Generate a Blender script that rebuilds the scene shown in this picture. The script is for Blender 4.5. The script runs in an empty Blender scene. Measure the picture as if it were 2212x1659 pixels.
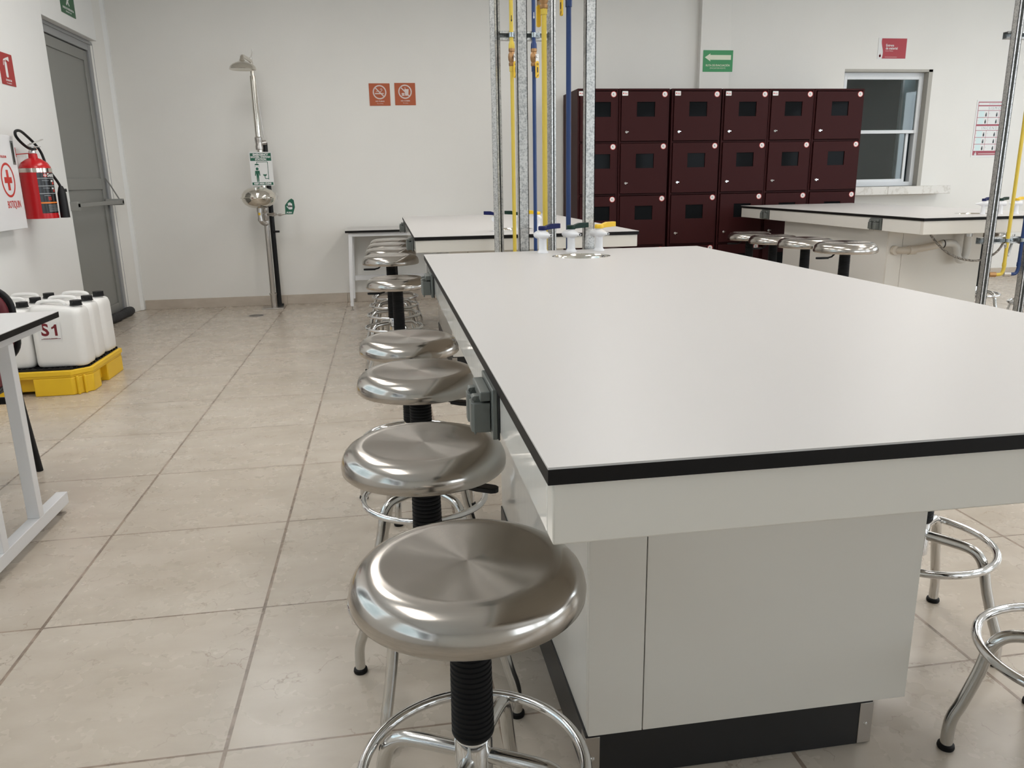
import bpy, bmesh, math, random
from mathutils import Vector, Matrix, Euler
random.seed(7)
PI = math.pi
S = bpy.context.scene
C = bpy.data.collections.new('laboratory'); S.collection.children.link(C)

# ------------------------------------------------------------------ camera
YAW, PITCH, ROLL, FPX = 0.15586, -0.25593, -0.01742, 1693.6
cam_d = bpy.data.cameras.new('camera'); cam = bpy.data.objects.new('camera', cam_d); C.objects.link(cam)
S.camera = cam
cam_d.sensor_fit = 'HORIZONTAL'; cam_d.sensor_width = 36.0
cam_d.lens = FPX / 2212 * 36.0
cam_d.clip_start = 0.02; cam_d.clip_end = 100
_f = Vector((math.sin(YAW)*math.cos(PITCH), math.cos(YAW)*math.cos(PITCH), math.sin(PITCH)))
_r = Vector((math.cos(YAW), -math.sin(YAW), 0)); _u = _r.cross(_f)
_r2 = math.cos(ROLL)*_r + math.sin(ROLL)*_u; _u2 = -math.sin(ROLL)*_r + math.cos(ROLL)*_u
cam.matrix_world = Matrix.Translation((2.2032, -1.5283, 1.1900)) @ Matrix((_r2, _u2, -_f)).transposed().to_4x4()

# ------------------------------------------------------------------ colour management, world, lamps
S.view_settings.view_transform = 'Standard'; S.view_settings.look = 'None'
S.view_settings.gamma = 1.0; S.view_settings.use_curve_mapping = False
S.view_settings.exposure = -0.60
w = bpy.data.worlds.new('sky'); S.world = w; w.use_nodes = True
w.node_tree.nodes['Background'].inputs[0].default_value = (0.80, 0.90, 1.0, 1)
w.node_tree.nodes['Background'].inputs[1].default_value = 2.0
RX, RY0, RY1, RZ = 11.2, -4.2, 6.635, 3.05        # room extents (left wall near x = -0.18)
def area(name, loc, rot, sx, sy, power, col):
    d = bpy.data.lights.new(name, 'AREA'); d.shape = 'RECTANGLE'; d.size = sx; d.size_y = sy
    d.energy = power; d.color = col
    o = bpy.data.objects.new(name, d); C.objects.link(o); o.location = loc; o.rotation_euler = rot
    return o
WIN_Y = [(-3.4, -1.0), (1.95, 5.0)]    # two windows in the right wall
for a, b in WIN_Y:
    area('window_daylight', (RX-0.02, (a+b)/2, 1.75), (0, -PI/2, PI), 1.5, b-a, 82, (0.84, 0.92, 1.0))
WIN_L = [(-3.6, -1.2), (-0.3, 2.3)]                # two windows in the left wall, left of the picture
for a, b in WIN_L:
    area('window_daylight', (-0.18-0.02, (a+b)/2, 1.75), (0, PI/2, 0), 1.5, b-a, 85, (0.84, 0.92, 1.0))
WIN_X = [(4.9, 7.2), (8.0, 10.3)]                  # two windows in the wall behind the camera
for a, b in WIN_X:
    area('window_daylight', ((a+b)/2, RY0+0.02, 1.75), (PI/2, 0, 0), b-a, 1.5, 55, (0.84, 0.92, 1.0))
PANELS = [(x, y) for x in (1.15, 3.75, 6.4, 9.0) for y in (0.0, 2.3, 4.2)]
PANEL_W = 13.5

# ------------------------------------------------------------------ materials
def mat(name, base=(0.8,0.8,0.8), rough=0.5, metal=0.0, **kw):
    m = bpy.data.materials.new(name); m.use_nodes = True
    b = m.node_tree.nodes['Principled BSDF']
    b.inputs['Base Color'].default_value = (*base, 1); b.inputs['Roughness'].default_value = rough
    b.inputs['Metallic'].default_value = metal
    for k, v in kw.items(): b.inputs[k.replace('_', ' ')].default_value = v
    return m
def nodes(m): return m.node_tree.nodes, m.node_tree.links, m.node_tree.nodes['Principled BSDF']
def noise(m, scale, detail=4, rough=0.5, stretch=None, coord='Object'):
    n, l, b = nodes(m)
    tc = n.new('ShaderNodeTexCoord'); mp = n.new('ShaderNodeMapping'); nz = n.new('ShaderNodeTexNoise')
    l.new(tc.outputs[coord], mp.inputs[0]); l.new(mp.outputs[0], nz.inputs[0])
    if stretch: mp.inputs['Scale'].default_value = stretch
    nz.inputs['Scale'].default_value = scale; nz.inputs['Detail'].default_value = detail; nz.inputs['Roughness'].default_value = rough
    return nz.outputs[0]
def ramp(m, src, stops):
    n, l, b = nodes(m); r = n.new('ShaderNodeValToRGB'); l.new(src, r.inputs[0])
    e = r.color_ramp.elements
    while len(e) < len(stops): e.new(0.5)
    for i, (p, c) in enumerate(stops): e[i].position = p; e[i].color = (*c, 1) if len(c) == 3 else c
    return r.outputs[0]
def bump(m, src, strength, dist=0.01):
    n, l, b = nodes(m); bp = n.new('ShaderNodeBump'); bp.inputs['Strength'].default_value = strength
    bp.inputs['Distance'].default_value = dist; l.new(src, bp.inputs['Height']); l.new(bp.outputs[0], b.inputs['Normal'])
def link_color(m, out): m.node_tree.links.new(out, m.node_tree.nodes['Principled BSDF'].inputs['Base Color'])
def math_n(m, op, a, b=None, c=None):
    n, l, _ = nodes(m); x = n.new('ShaderNodeMath'); x.operation = op
    for i, v in enumerate((a, b, c)):
        if v is None: continue
        if isinstance(v, (int, float)): x.inputs[i].default_value = v
        else: l.new(v, x.inputs[i])
    return x.outputs[0]

M = {}
def paint(name, col, rough=0.55, bs=0.12):
    m = mat(name, col, rough)
    link_color(m, ramp(m, noise(m, 1.2, 3), [(0.35, tuple(c*0.97 for c in col)), (0.65, col)]))
    bump(m, noise(m, 90, 5, 0.6), bs, 0.004); return m
M['wall'] = paint('wall_paint', (0.80, 0.784, 0.745))
M['wall_w'] = paint('white_wall_paint', (0.80, 0.80, 0.785))
M['ceil'] = paint('ceiling_paint', (0.86, 0.86, 0.85))
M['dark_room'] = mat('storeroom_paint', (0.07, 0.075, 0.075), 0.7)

# floor: 60 cm cream tiles with grout joints and thin brown veins
m = mat('cream_tile', (0.5, 0.45, 0.38), 0.3)
n, l, b = nodes(m)
tc = n.new('ShaderNodeTexCoord'); sp = n.new('ShaderNodeSeparateXYZ'); l.new(tc.outputs['Object'], sp.inputs[0])
T = 0.6
def joint(ax, w_):
    v = math_n(m, 'DIVIDE', sp.outputs[ax], T)
    fr = math_n(m, 'FRACT', math_n(m, 'ADD', v, 100.5))
    d = math_n(m, 'ABSOLUTE', math_n(m, 'SUBTRACT', fr, 0.5))
    return math_n(m, 'LESS_THAN', d, w_/T/2), math_n(m, 'FLOOR', math_n(m, 'ADD', v, 100.0))
jx, ix = joint(0, 0.0095); jy, iy = joint(1, 0.006)
jt = math_n(m, 'MAXIMUM', jx, jy)
cid = n.new('ShaderNodeCombineXYZ'); l.new(ix, cid.inputs[0]); l.new(iy, cid.inputs[1])
wn = n.new('ShaderNodeTexWhiteNoise'); l.new(cid.outputs[0], wn.inputs[0])
vm = n.new('ShaderNodeVectorMath'); vm.operation = 'MULTIPLY_ADD'; l.new(wn.outputs['Color'], vm.inputs[0])
vm.inputs[1].default_value = (7, 7, 7); l.new(tc.outputs['Object'], vm.inputs[2])
def fn(scale, detail, rough, vec=None, dist=0.0, sc=None):
    nz = n.new('ShaderNodeTexNoise'); nz.inputs['Scale'].default_value = scale; nz.inputs['Detail'].default_value = detail
    nz.inputs['Roughness'].default_value = rough; nz.inputs['Distortion'].default_value = dist
    src = vec or vm.outputs[0]
    if sc:
        mp = n.new('ShaderNodeMapping'); mp.inputs['Scale'].default_value = sc; mp.inputs['Rotation'].default_value = (0, 0, 0.5); l.new(src, mp.inputs[0]); src = mp.outputs[0]
    l.new(src, nz.inputs[0]); return nz.outputs[0]
cloud = ramp(m, fn(3.2, 6, 0.6, sc=(1, 2.2, 1)), [(0.28, (0.428, 0.368, 0.298)), (0.5, (0.482, 0.420, 0.350)), (0.74, (0.530, 0.472, 0.402))])
wob = n.new('ShaderNodeTexNoise'); wob.inputs['Scale'].default_value = 9; wob.inputs['Detail'].default_value = 4; wob.inputs['Roughness'].default_value = 0.55; l.new(vm.outputs[0], wob.inputs[0])
vd = n.new('ShaderNodeVectorMath'); vd.operation = 'MULTIPLY_ADD'; l.new(wob.outputs['Color'], vd.inputs[0]); vd.inputs[1].default_value = (0.22, 0.22, 0.22); l.new(vm.outputs[0], vd.inputs[2])
vo = n.new('ShaderNodeTexVoronoi'); vo.feature = 'DISTANCE_TO_EDGE'; vo.inputs['Scale'].default_value = 6.5; l.new(vd.outputs[0], vo.inputs[0])
gate = ramp(m, fn(6, 4, 0.6), [(0.49, (0, 0, 0)), (0.60, (1, 1, 1))])
thin = n.new('ShaderNodeMapRange'); l.new(vo.outputs['Distance'], thin.inputs[0]); thin.inputs[1].default_value = 0.0; thin.inputs[2].default_value = 0.018; thin.inputs[3].default_value = 1.0; thin.inputs[4].default_value = 0.0
veinm = math_n(m, 'MULTIPLY', thin.outputs[0], gate)
def mix(fac, a_, b_):
    x = n.new('ShaderNodeMix'); x.data_type = 'RGBA'
    if isinstance(fac, float): x.inputs[0].default_value = fac
    else: l.new(fac, x.inputs[0])
    for i, v in ((6, a_), (7, b_)):
        if isinstance(v, tuple): x.inputs[i].default_value = (*v, 1)
        else: l.new(v, x.inputs[i])
    return x.outputs[2]
c1 = mix(math_n(m, 'MULTIPLY', veinm, 0.85), cloud, (0.30, 0.235, 0.18))
gr = ramp(m, fn(9, 4, 0.7, vec=tc.outputs['Object']), [(0.35, (0.17, 0.13, 0.10)), (0.62, (0.33, 0.255, 0.20))])
link_color(m, mix(jt, c1, gr))
l.new(math_n(m, 'MULTIPLY_ADD', fn(7, 4, 0.6), 0.16, 0.19), b.inputs['Roughness'])
hh = math_n(m, 'SUBTRACT', math_n(m, 'MULTIPLY', fn(26, 5, 0.6), 0.25), jt)
bump(m, hh, 0.25, 0.002)
M['floor'] = m

m = mat('baseboard_tile', (0.52, 0.46, 0.39), 0.35)
link_color(m, ramp(m, noise(m, 5, 6, 0.65, (1, 1, 2.5)), [(0.3, (0.46, 0.395, 0.325)), (0.7, (0.56, 0.495, 0.42))])); M['skirt'] = m
m = mat('marble_sill', (0.72, 0.70, 0.66), 0.3)
link_color(m, ramp(m, noise(m, 6, 8, 0.65), [(0.46, (0.72, 0.70, 0.66)), (0.5, (0.60, 0.57, 0.52)), (0.54, (0.74, 0.72, 0.68))])); M['sill'] = m

M['top'] = mat('white_laminate_top', (0.565, 0.547, 0.533), 0.36, Specular_IOR_Level=0.35)
M['lam'] = mat('glossy_white_laminate', (0.775, 0.75, 0.70), 0.07)
bump(M['lam'], noise(M['lam'], 11, 2, 0.5, (1, 1, 0.35)), 0.09, 0.006)
M['lam_f'] = mat('satin_white_laminate', (0.74, 0.70, 0.635), 0.28)
M['black_edge'] = mat('black_phenolic_edge', (0.007, 0.006, 0.006), 0.55, Specular_IOR_Level=0.2)
M['kick'] = mat('black_kick_board', (0.010, 0.010, 0.011), 0.35)
M['white_metal'] = mat('white_powder_coat', (0.76, 0.76, 0.77), 0.35)
# brushed stainless: rings of fine scratches round the axis
def brushed(name, col, rough, aniso, streak):
    m = mat(name, col, rough, 1.0, Anisotropic=aniso)
    n, l, b = nodes(m)
    tg = n.new('ShaderNodeTangent'); tg.direction_type = 'RADIAL'; tg.axis = 'Z'; l.new(tg.outputs[0], b.inputs['Tangent'])
    tc = n.new('ShaderNodeTexCoord'); s3 = n.new('ShaderNodeSeparateXYZ'); l.new(tc.outputs['Object'], s3.inputs[0])
    r = math_n(m, 'SQRT', math_n(m, 'ADD', math_n(m, 'MULTIPLY', s3.outputs[0], s3.outputs[0]), math_n(m, 'MULTIPLY', s3.outputs[1], s3.outputs[1])))
    a = math_n(m, 'ARCTAN2', s3.outputs[1], s3.outputs[0])
    cb = n.new('ShaderNodeCombineXYZ'); l.new(math_n(m, 'MULTIPLY', r, 420), cb.inputs[0]); l.new(math_n(m, 'MULTIPLY', a, 0.8), cb.inputs[1]); l.new(math_n(m, 'MULTIPLY', s3.outputs[2], 500), cb.inputs[2])
    nz = n.new('ShaderNodeTexNoise'); nz.inputs['Scale'].default_value = 1.0; nz.inputs['Detail'].default_value = 3; l.new(cb.outputs[0], nz.inputs[0])
    mr = n.new('ShaderNodeMapRange'); l.new(r, mr.inputs[0]); mr.inputs[1].default_value = 0.130; mr.inputs[2].default_value = 0.142
    mr.inputs[3].default_value = 0.0; mr.inputs[4].default_value = 1.0
    ja = math_n(m, 'MULTIPLY_ADD', nz.outputs[0], 0.03, rough-0.015)
    l.new(math_n(m, 'MULTIPLY_ADD', mr.outputs[0], -0.085, ja), b.inputs['Roughness'])
    l.new(math_n(m, 'MULTIPLY_ADD', mr.outputs[0], -0.45, aniso), b.inputs['Anisotropic'])
    link_color(m, ramp(m, nz.outputs[0], [(0.25, tuple(c*(1-streak) for c in col)), (0.75, tuple(min(1, c*(1+streak)) for c in col))]))
    return m
M['brushed'] = brushed('brushed_steel_seat', (0.47, 0.44, 0.405), 0.25, 0.92, 0.015)
M['polish'] = mat('polished_steel', (0.70, 0.665, 0.60), 0.09, 1.0)
M['steel'] = mat('satin_steel', (0.55, 0.52, 0.49), 0.3, 1.0)
M['chrome'] = mat('chrome_tube', (0.72, 0.72, 0.72), 0.07, 1.0)
M['leg'] = mat('chrome_tube_satin', (0.62, 0.61, 0.59), 0.16, 1.0)
M['black'] = mat('black_rubber', (0.005, 0.005, 0.0055), 0.55, Specular_IOR_Level=0.22)
M['black_pl'] = mat('black_plastic', (0.008, 0.008, 0.009), 0.42, Specular_IOR_Level=0.3)
def galv(name, lo, hi, sc):
    m = mat(name, hi, 0.38, 0.85)
    n, l, b = nodes(m)
    vo = n.new('ShaderNodeTexVoronoi'); vo.inputs['Scale'].default_value = sc*2
    tc = n.new('ShaderNodeTexCoord'); l.new(tc.outputs['Object'], vo.inputs[0])
    s = math_n(m, 'MULTIPLY_ADD', noise(m, sc, 5, 0.6), 0.7, math_n(m, 'MULTIPLY', vo.outputs['Distance'], 0.35))
    link_color(m, ramp(m, s, [(0.36, lo), (0.62, hi)]))
    return m
M['galv'] = galv('galvanised_steel', (0.33, 0.335, 0.335), (0.60, 0.60, 0.585), 70)
M['galv_shade'] = galv('galvanised_channel_shade', (0.20, 0.215, 0.215), (0.38, 0.40, 0.40), 60)  # darker copy of the galvanised steel, channel shade put into its colour
M['zinc'] = mat('zinc_clamp', (0.45, 0.50, 0.53), 0.25, 1.0)
M['pipe_y'] = mat('yellow_pipe_paint', (0.68, 0.50, 0.06), 0.35)
M['pipe_b'] = mat('blue_pipe_paint', (0.009, 0.038, 0.15), 0.3)
M['brass'] = mat('weathered_brass', (0.42, 0.24, 0.11), 0.42, 0.8)
M['lev_y'] = mat('yellow_plastic', (0.80, 0.50, 0.02), 0.35)
M['lev_b'] = mat('navy_plastic', (0.004, 0.008, 0.075), 0.45, Specular_IOR_Level=0.3)
M['lev_g'] = mat('dark_green_plastic', (0.003, 0.022, 0.014), 0.45, Specular_IOR_Level=0.3)
M['white_pl'] = mat('white_plastic', (0.78, 0.78, 0.80), 0.3)
M['maroon'] = mat('maroon_locker_paint', (0.036, 0.0075, 0.0078), 0.5, Specular_IOR_Level=0.12)
bump(M['maroon'], noise(M['maroon'], 160, 3), 0.05, 0.002)
M['smoke'] = mat('smoked_pane', (0.008, 0.009, 0.010), 0.06, Specular_IOR_Level=0.03)
M['gap'] = mat('dark_interior', (0.006, 0.005, 0.005), 0.8)
M['grey_box'] = mat('grey_outlet_plastic', (0.125, 0.135, 0.125), 0.38)
M['grey_box_d'] = mat('dark_gasket', (0.01, 0.01, 0.01), 0.6)
M['door'] = mat('grey_door_paint', (0.215, 0.215, 0.20), 0.42)
M['door_f'] = mat('grey_door_frame_paint', (0.27, 0.275, 0.28), 0.32)
M['alu'] = mat('white_window_frame', (0.76, 0.78, 0.80), 0.3)
M['alu_b'] = mat('beige_reveal_paint', (0.42, 0.40, 0.355), 0.5)
m = mat('window_glass', (0.9, 0.95, 0.95), 0.02); n, l, b = nodes(m)
tr = n.new('ShaderNodeBsdfTransparent'); tr.inputs[0].default_value = (0.82, 0.88, 0.88, 1); gl = n.new('ShaderNodeBsdfGlossy'); gl.inputs['Roughness'].default_value = 0.02
mx = n.new('ShaderNodeMixShader'); fr = n.new('ShaderNodeFresnel'); fr.inputs[0].default_value = 1.5
l.new(fr.outputs[0], mx.inputs[0]); l.new(tr.outputs[0], mx.inputs[1]); l.new(gl.outputs[0], mx.inputs[2]); l.new(mx.outputs[0], n['Material Output'].inputs[0])
M['glass'] = m
m = mat('translucent_hdpe', (0.78, 0.77, 0.75), 0.32, Subsurface_Weight=0.35, Subsurface_Scale=0.02); m.node_tree.nodes['Principled BSDF'].inputs['Subsurface Radius'].default_value = (1, 1, 1)
M['hdpe'] = m
M['yellow'] = mat('yellow_polyethylene', (0.80, 0.50, 0.015), 0.42)
M['red'] = mat('red_enamel', (0.50, 0.008, 0.012), 0.22)
M['red_pl'] = mat('red_paint', (0.55, 0.03, 0.02), 0.4)
M['orange_tag'] = mat('orange_seal', (0.85, 0.12, 0.04), 0.45)
M['cloth_k'] = mat('dark_bag_fabric', (0.022, 0.022, 0.025), 0.7)
bump(M['cloth_k'], noise(M['cloth_k'], 30, 4), 0.5, 0.01)
M['chair_red'] = mat('dark_red_upholstery', (0.10, 0.006, 0.012), 0.6)
M['pvc'] = mat('cream_pvc', (0.62, 0.55, 0.46), 0.35)
M['pvc_w'] = mat('white_pvc', (0.66, 0.64, 0.60), 0.3)
m = mat('braided_hose', (0.35, 0.31, 0.27), 0.45)
link_color(m, ramp(m, noise(m, 120, 2), [(0.42, (0.10, 0.085, 0.07)), (0.6, (0.42, 0.38, 0.33))])); M['braid'] = m
def flat(name, col, rough=0.4): M[name] = mat(name, col, rough)
flat('sign_orange', (0.42, 0.085, 0.022)); flat('sign_white', (0.74, 0.74, 0.73)); flat('sign_pink', (0.70, 0.60, 0.57))
flat('sign_green', (0.012, 0.26, 0.075)); flat('sign_dkgreen', (0.005, 0.10, 0.055)); flat('sign_exitgreen', (0.012, 0.10, 0.035))
flat('sign_red', (0.36, 0.018, 0.018)); flat('sign_crimson', (0.40, 0.02, 0.035)); flat('sign_cream', (0.70, 0.74, 0.58))
flat('ink_red', (0.55, 0.03, 0.02)); flat('ink_black', (0.015, 0.015, 0.017)); flat('ink_maroon', (0.16, 0.008, 0.015)); flat('ink_grey', (0.3, 0.32, 0.33))
flat('label_black', (0.012, 0.012, 0.014), 0.22); flat('ink_orange', (0.75, 0.20, 0.02)); flat('poster_red', (0.33, 0.035, 0.06)); flat('poster_cyan', (0.62, 0.76, 0.76))
m = mat('led_diffuser', (0.9, 0.9, 0.9), 0.4); b = m.node_tree.nodes['Principled BSDF']
b.inputs['Emission Color'].default_value = (1.0, 0.975, 0.94, 1); b.inputs['Emission Strength'].default_value = PANEL_W; M['led'] = m
m = mat('reflection_glow', (0.9, 0.9, 0.9), 0.4); b = m.node_tree.nodes['Principled BSDF']  # glow for the reflection bar in the serving window
b.inputs['Emission Color'].default_value = (0.95, 0.98, 1.0, 1); b.inputs['Emission Strength'].default_value = 3.0; M['tube'] = m
M['frost'] = mat('pale_blue_partition', (0.50, 0.64, 0.70), 0.4)

# ------------------------------------------------------------------ geometry helpers
class MB:
    def __init__(s): s.v = []; s.f = []; s.m = []; s.mats = []
    def _mi(s, k):
        k = k or None
        if k not in s.mats: s.mats.append(k)
        return s.mats.index(k)
    def add(s, vs, fs, k=None, mx=None):
        o = len(s.v); s.v += [tuple(mx @ Vector(p)) if mx else tuple(p) for p in vs]
        i = s._mi(k)
        for f in fs: s.f.append([o+q for q in f]); s.m.append(i)
        return s
    def box(s, a, b, k=None, mx=None):
        x0, y0, z0 = [min(p, q) for p, q in zip(a, b)]; x1, y1, z1 = [max(p, q) for p, q in zip(a, b)]
        vs = [(x0,y0,z0),(x1,y0,z0),(x1,y1,z0),(x0,y1,z0),(x0,y0,z1),(x1,y0,z1),(x1,y1,z1),(x0,y1,z1)]
        return s.add(vs, [(0,3,2,1),(4,5,6,7),(0,1,5,4),(1,2,6,5),(2,3,7,6),(3,0,4,7)], k, mx)
    def lathe(s, prof, n=32, k=None, mx=None, closed=False):
        vs = []; fs = []
        for r, z in prof:
            for i in range(n):
                a = 2*PI*i/n; vs.append((r*math.cos(a), r*math.sin(a), z))
        P = len(prof)
        for j in range(P if closed else P-1):
            j2 = (j+1) % P
            for i in range(n):
                i2 = (i+1) % n; fs.append((j*n+i, j*n+i2, j2*n+i2, j2*n+i))
        if not closed:
            if prof[0][0] > 1e-6: fs.append(tuple(range(n-1, -1, -1)))
            if prof[-1][0] > 1e-6: fs.append(tuple((P-1)*n+i for i in range(n)))
        return s.add(vs, fs, k, mx)
    def cyl(s, a, b, r, r2=None, n=20, k=None):
        a = Vector(a); b = Vector(b); d = b-a
        mx = Matrix.Translation(a) @ d.to_track_quat('Z', 'Y').to_matrix().to_4x4()
        return s.lathe([(r, 0), (r if r2 is None else r2, d.length)], n, k, mx)
    def tube(s, path, r, n=14, k=None, closed=False, caps=True):
        P = [Vector(p) for p in path]; N = len(P)
        rr = r if isinstance(r, (list, tuple)) else [r]*N
        tan = []
        for i in range(N):
            if closed: t_ = P[(i+1) % N]-P[i-1]
            else: t_ = P[min(i+1, N-1)]-P[max(i-1, 0)]
            tan.append(t_.normalized())
        up = Vector((0, 0, 1)) if abs(tan[0].z) < 0.9 else Vector((1, 0, 0))
        nv = (up-tan[0]*up.dot(tan[0])).normalized(); vs = []; fs = []
        for i in range(N):
            if i: nv = (nv-tan[i]*nv.dot(tan[i])).normalized()
            bv = tan[i].cross(nv)
            for j in range(n):
                a = 2*PI*j/n; vs.append(P[i]+rr[i]*(math.cos(a)*nv+math.sin(a)*bv))
        for i in range(N if closed else N-1):
            i2 = (i+1) % N
            for j in range(n):
                j2 = (j+1) % n; fs.append((i*n+j, i*n+j2, i2*n+j2, i2*n+j))
        if not closed and caps: fs.append(tuple(range(n-1, -1, -1))); fs.append(tuple((N-1)*n+j for j in range(n)))
        return s.add(vs, fs, k)
    def prism(s, poly, z0, z1, k=None, mx=None):
        n = len(poly); vs = [(x, y, z0) for x, y in poly]+[(x, y, z1) for x, y in poly]
        fs = [tuple(range(n-1, -1, -1)), tuple(range(n, 2*n))]+[(i, (i+1) % n, n+(i+1) % n, n+i) for i in range(n)]
        return s.add(vs, fs, k, mx)
    def ring2d(s, cx, cy, r0, r1, z, k=None, n=40, mx=None, h=0.0004):
        o = [(cx+r1*math.cos(2*PI*i/n), cy+r1*math.sin(2*PI*i/n)) for i in range(n)]
        q = [(cx+r0*math.cos(2*PI*i/n), cy+r0*math.sin(2*PI*i/n)) for i in range(n)]
        vs = [(x, y, z+h) for x, y in o]+[(x, y, z+h) for x, y in q]+[(x, y, z) for x, y in o]+[(x, y, z) for x, y in q]
        fs = []
        for i in range(n):
            j = (i+1) % n; fs += [(i, j, n+j, n+i), (2*n+i, 2*n+j, j, i), (n+i, n+j, 3*n+j, 3*n+i)]
        return s.add(vs, fs, k, mx)
    def text(s, body, size, x, y, z, k=None, mx=None, align='CENTER', bold=0.0, sx=1.0, spacing=1.0, h=0.0003):
        cu = bpy.data.curves.new('t', 'FONT'); cu.body = body; cu.size = size; cu.align_x = align; cu.align_y = 'CENTER'
        cu.extrude = h; cu.offset = bold; cu.resolution_u = 3; cu.space_character = spacing
        ob = bpy.data.objects.new('t', cu); C.objects.link(ob)
        dg = bpy.context.evaluated_depsgraph_get(); me = bpy.data.meshes.new_from_object(ob.evaluated_get(dg))
        vs = [(v.co.x*sx+x, v.co.y+y, v.co.z+z) for v in me.vertices]; fs = [tuple(p.vertices) for p in me.polygons]
        bpy.data.objects.remove(ob); bpy.data.curves.remove(cu); bpy.data.meshes.remove(me)
        return s.add(vs, fs, k, mx)
    def build(s, name, mk=None, parent=None, loc=None, rot=None, bev=0.0, sharp=35, seg=2):
        me = bpy.data.meshes.new(name); me.from_pydata(s.v, [], s.f)
        for k in s.mats: me.materials.append(M[k or mk])
        if len(s.mats) > 1: me.polygons.foreach_set('material_index', s.m)
        me.update()
        bm = bmesh.new(); bm.from_mesh(me); bmesh.ops.recalc_face_normals(bm, faces=bm.faces); bm.to_mesh(me); bm.free()
        for p in me.polygons: p.use_smooth = True
        me.set_sharp_from_angle(angle=math.radians(sharp))
        o = bpy.data.objects.new(name, me); C.objects.link(o)
        if parent: o.parent = parent
        if loc: o.location = loc
        if rot: o.rotation_euler = rot
        if bev:
            bv = o.modifiers.new('bevel', 'BEVEL'); bv.width = bev; bv.segments = seg; bv.limit_method = 'ANGLE'; bv.angle_limit = math.radians(40); bv.harden_normals = False
        return o
def tag(o, label=None, cat=None, group=None, kind=None):
    if label: o['label'] = label
    if cat: o['category'] = cat
    if group: o['group'] = group
    if kind: o['kind'] = kind
    return o
def thing(name, label, cat, loc=(0,0,0), rz=0, group=None):
    o = bpy.data.objects.new(name, None); C.objects.link(o); o.location = loc; o.rotation_euler = (0, 0, rz); o.empty_display_size = 0.1
    return tag(o, label, cat, group)
def struct(o): o['kind'] = 'structure'; return o
KIDS = {}
def children(o): return [c for c in C.objects if c.parent == o]
def copy_tree(o, parent=None):
    c = o.copy(); C.objects.link(c)
    if parent: c.parent = parent
    for ch in children(o): copy_tree(ch, c)
    return c
def smooth_path(pts, n=8):           # Catmull-Rom through the points
    P = [Vector(p) for p in pts]; out = []
    for i in range(len(P)-1):
        p0 = P[max(i-1, 0)]; p1 = P[i]; p2 = P[i+1]; p3 = P[min(i+2, len(P)-1)]
        for j in range(n):
            t = j/n; out.append(0.5*((2*p1)+(-p0+p2)*t+(2*p0-5*p1+4*p2-p3)*t*t+(-p0+3*p1-3*p2+p3)*t**3))
    out.append(P[-1]); return out
def arcpts(cx, cy, r, a0, a1, n): return [(cx+r*math.cos(a0+(a1-a0)*i/n), cy+r*math.sin(a0+(a1-a0)*i/n)) for i in range(n+1)]
def rrect(x0, y0, x1, y1, r, n=6):
    return arcpts(x1-r, y0+r, r, -PI/2, 0, n)+arcpts(x1-r, y1-r, r, 0, PI/2, n)+arcpts(x0+r, y1-r, r, PI/2, PI, n)+arcpts(x0+r, y0+r, r, PI, 1.5*PI, n)

# ================================================================== SETTING
XL = -0.18
o = MB().box((XL-0.6, RY0-0.1, -0.1), (RX+0.1, RY1+2.2, 0)).build('floor', 'floor'); struct(o)
o = MB().box((XL-0.6, RY0-0.1, RZ), (RX+0.1, RY1+2.2, RZ+0.1)).build('ceiling', 'ceil'); struct(o)
# back wall with the serving window opening  x 7.12..8.12, z 1.04..2.25
WX0, WX1, WZ0, WZ1 = 7.10, 8.125, 1.04, 2.25
mb = MB(); y0, y1 = RY1, RY1+0.16
mb.box((XL-0.6, y0, 0), (WX0, y1, RZ)); mb.box((WX1, y0, 0), (RX+0.1, y1, RZ)); mb.box((WX0, y0, 0), (WX1, y1, WZ0)); mb.box((WX0, y0, WZ1), (WX1, y1, RZ))
struct(mb.build('wall_back', 'wall'))
struct(MB().box((5.46, RY1-0.07, 0), (5.78, RY1+0.01, RZ)).build('trim_1', 'wall', bev=0.004))
# left wall, door niche y 5.18..6.36
mb = MB(); ys = [RY0]+[q for ab in WIN_L for q in ab]+[5.165]
for i in range(0, len(ys), 2): mb.box((XL-0.16, ys[i], 0), (XL, ys[i+1], RZ))
for a, b_ in WIN_L: mb.box((XL-0.16, a, 0), (XL, b_, 1.0)); mb.box((XL-0.16, a, 2.5), (XL, b_, RZ))
mb.box((XL-0.16, 5.165, 2.412), (XL, 6.335, RZ))
struct(mb.build('wall_left', 'wall_w', bev=0.004))
mb = MB(); mb.prism([(-0.32, 6.365), (-0.245, 6.365), (-0.186, 6.60), (-0.186, 6.70), (-0.4, 6.70)], 0, RZ)
struct(mb.build('trim_2', 'wall', bev=0.006))
mb = MB(); mb.prism([(-0.20, 6.57), (-0.165, 6.605), (-0.165, 6.66), (-0.22, 6.66)], 0, RZ)
struct(mb.build('trim_3', 'wall_w', bev=0.006))
mb = MB().box((-0.60, 5.0, 0), (-0.50, 6.7, RZ)).box((-0.60, 5.05, 0), (-0.32, 5.165, RZ)); struct(mb.build('trim_4', 'door_f'))
mb = MB(); xs_ = [XL-0.16]+[q for ab in WIN_X for q in ab]+[RX+0.1]
for i in range(0, len(xs_), 2): mb.box((xs_[i], RY0-0.12, 0), (xs_[i+1], RY0, RZ))
for a, b_ in WIN_X: mb.box((a, RY0-0.12, 0), (b_, RY0, 1.0)); mb.box((a, RY0-0.12, 2.5), (b_, RY0, RZ))
struct(mb.build('wall_front', 'wall'))
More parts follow.
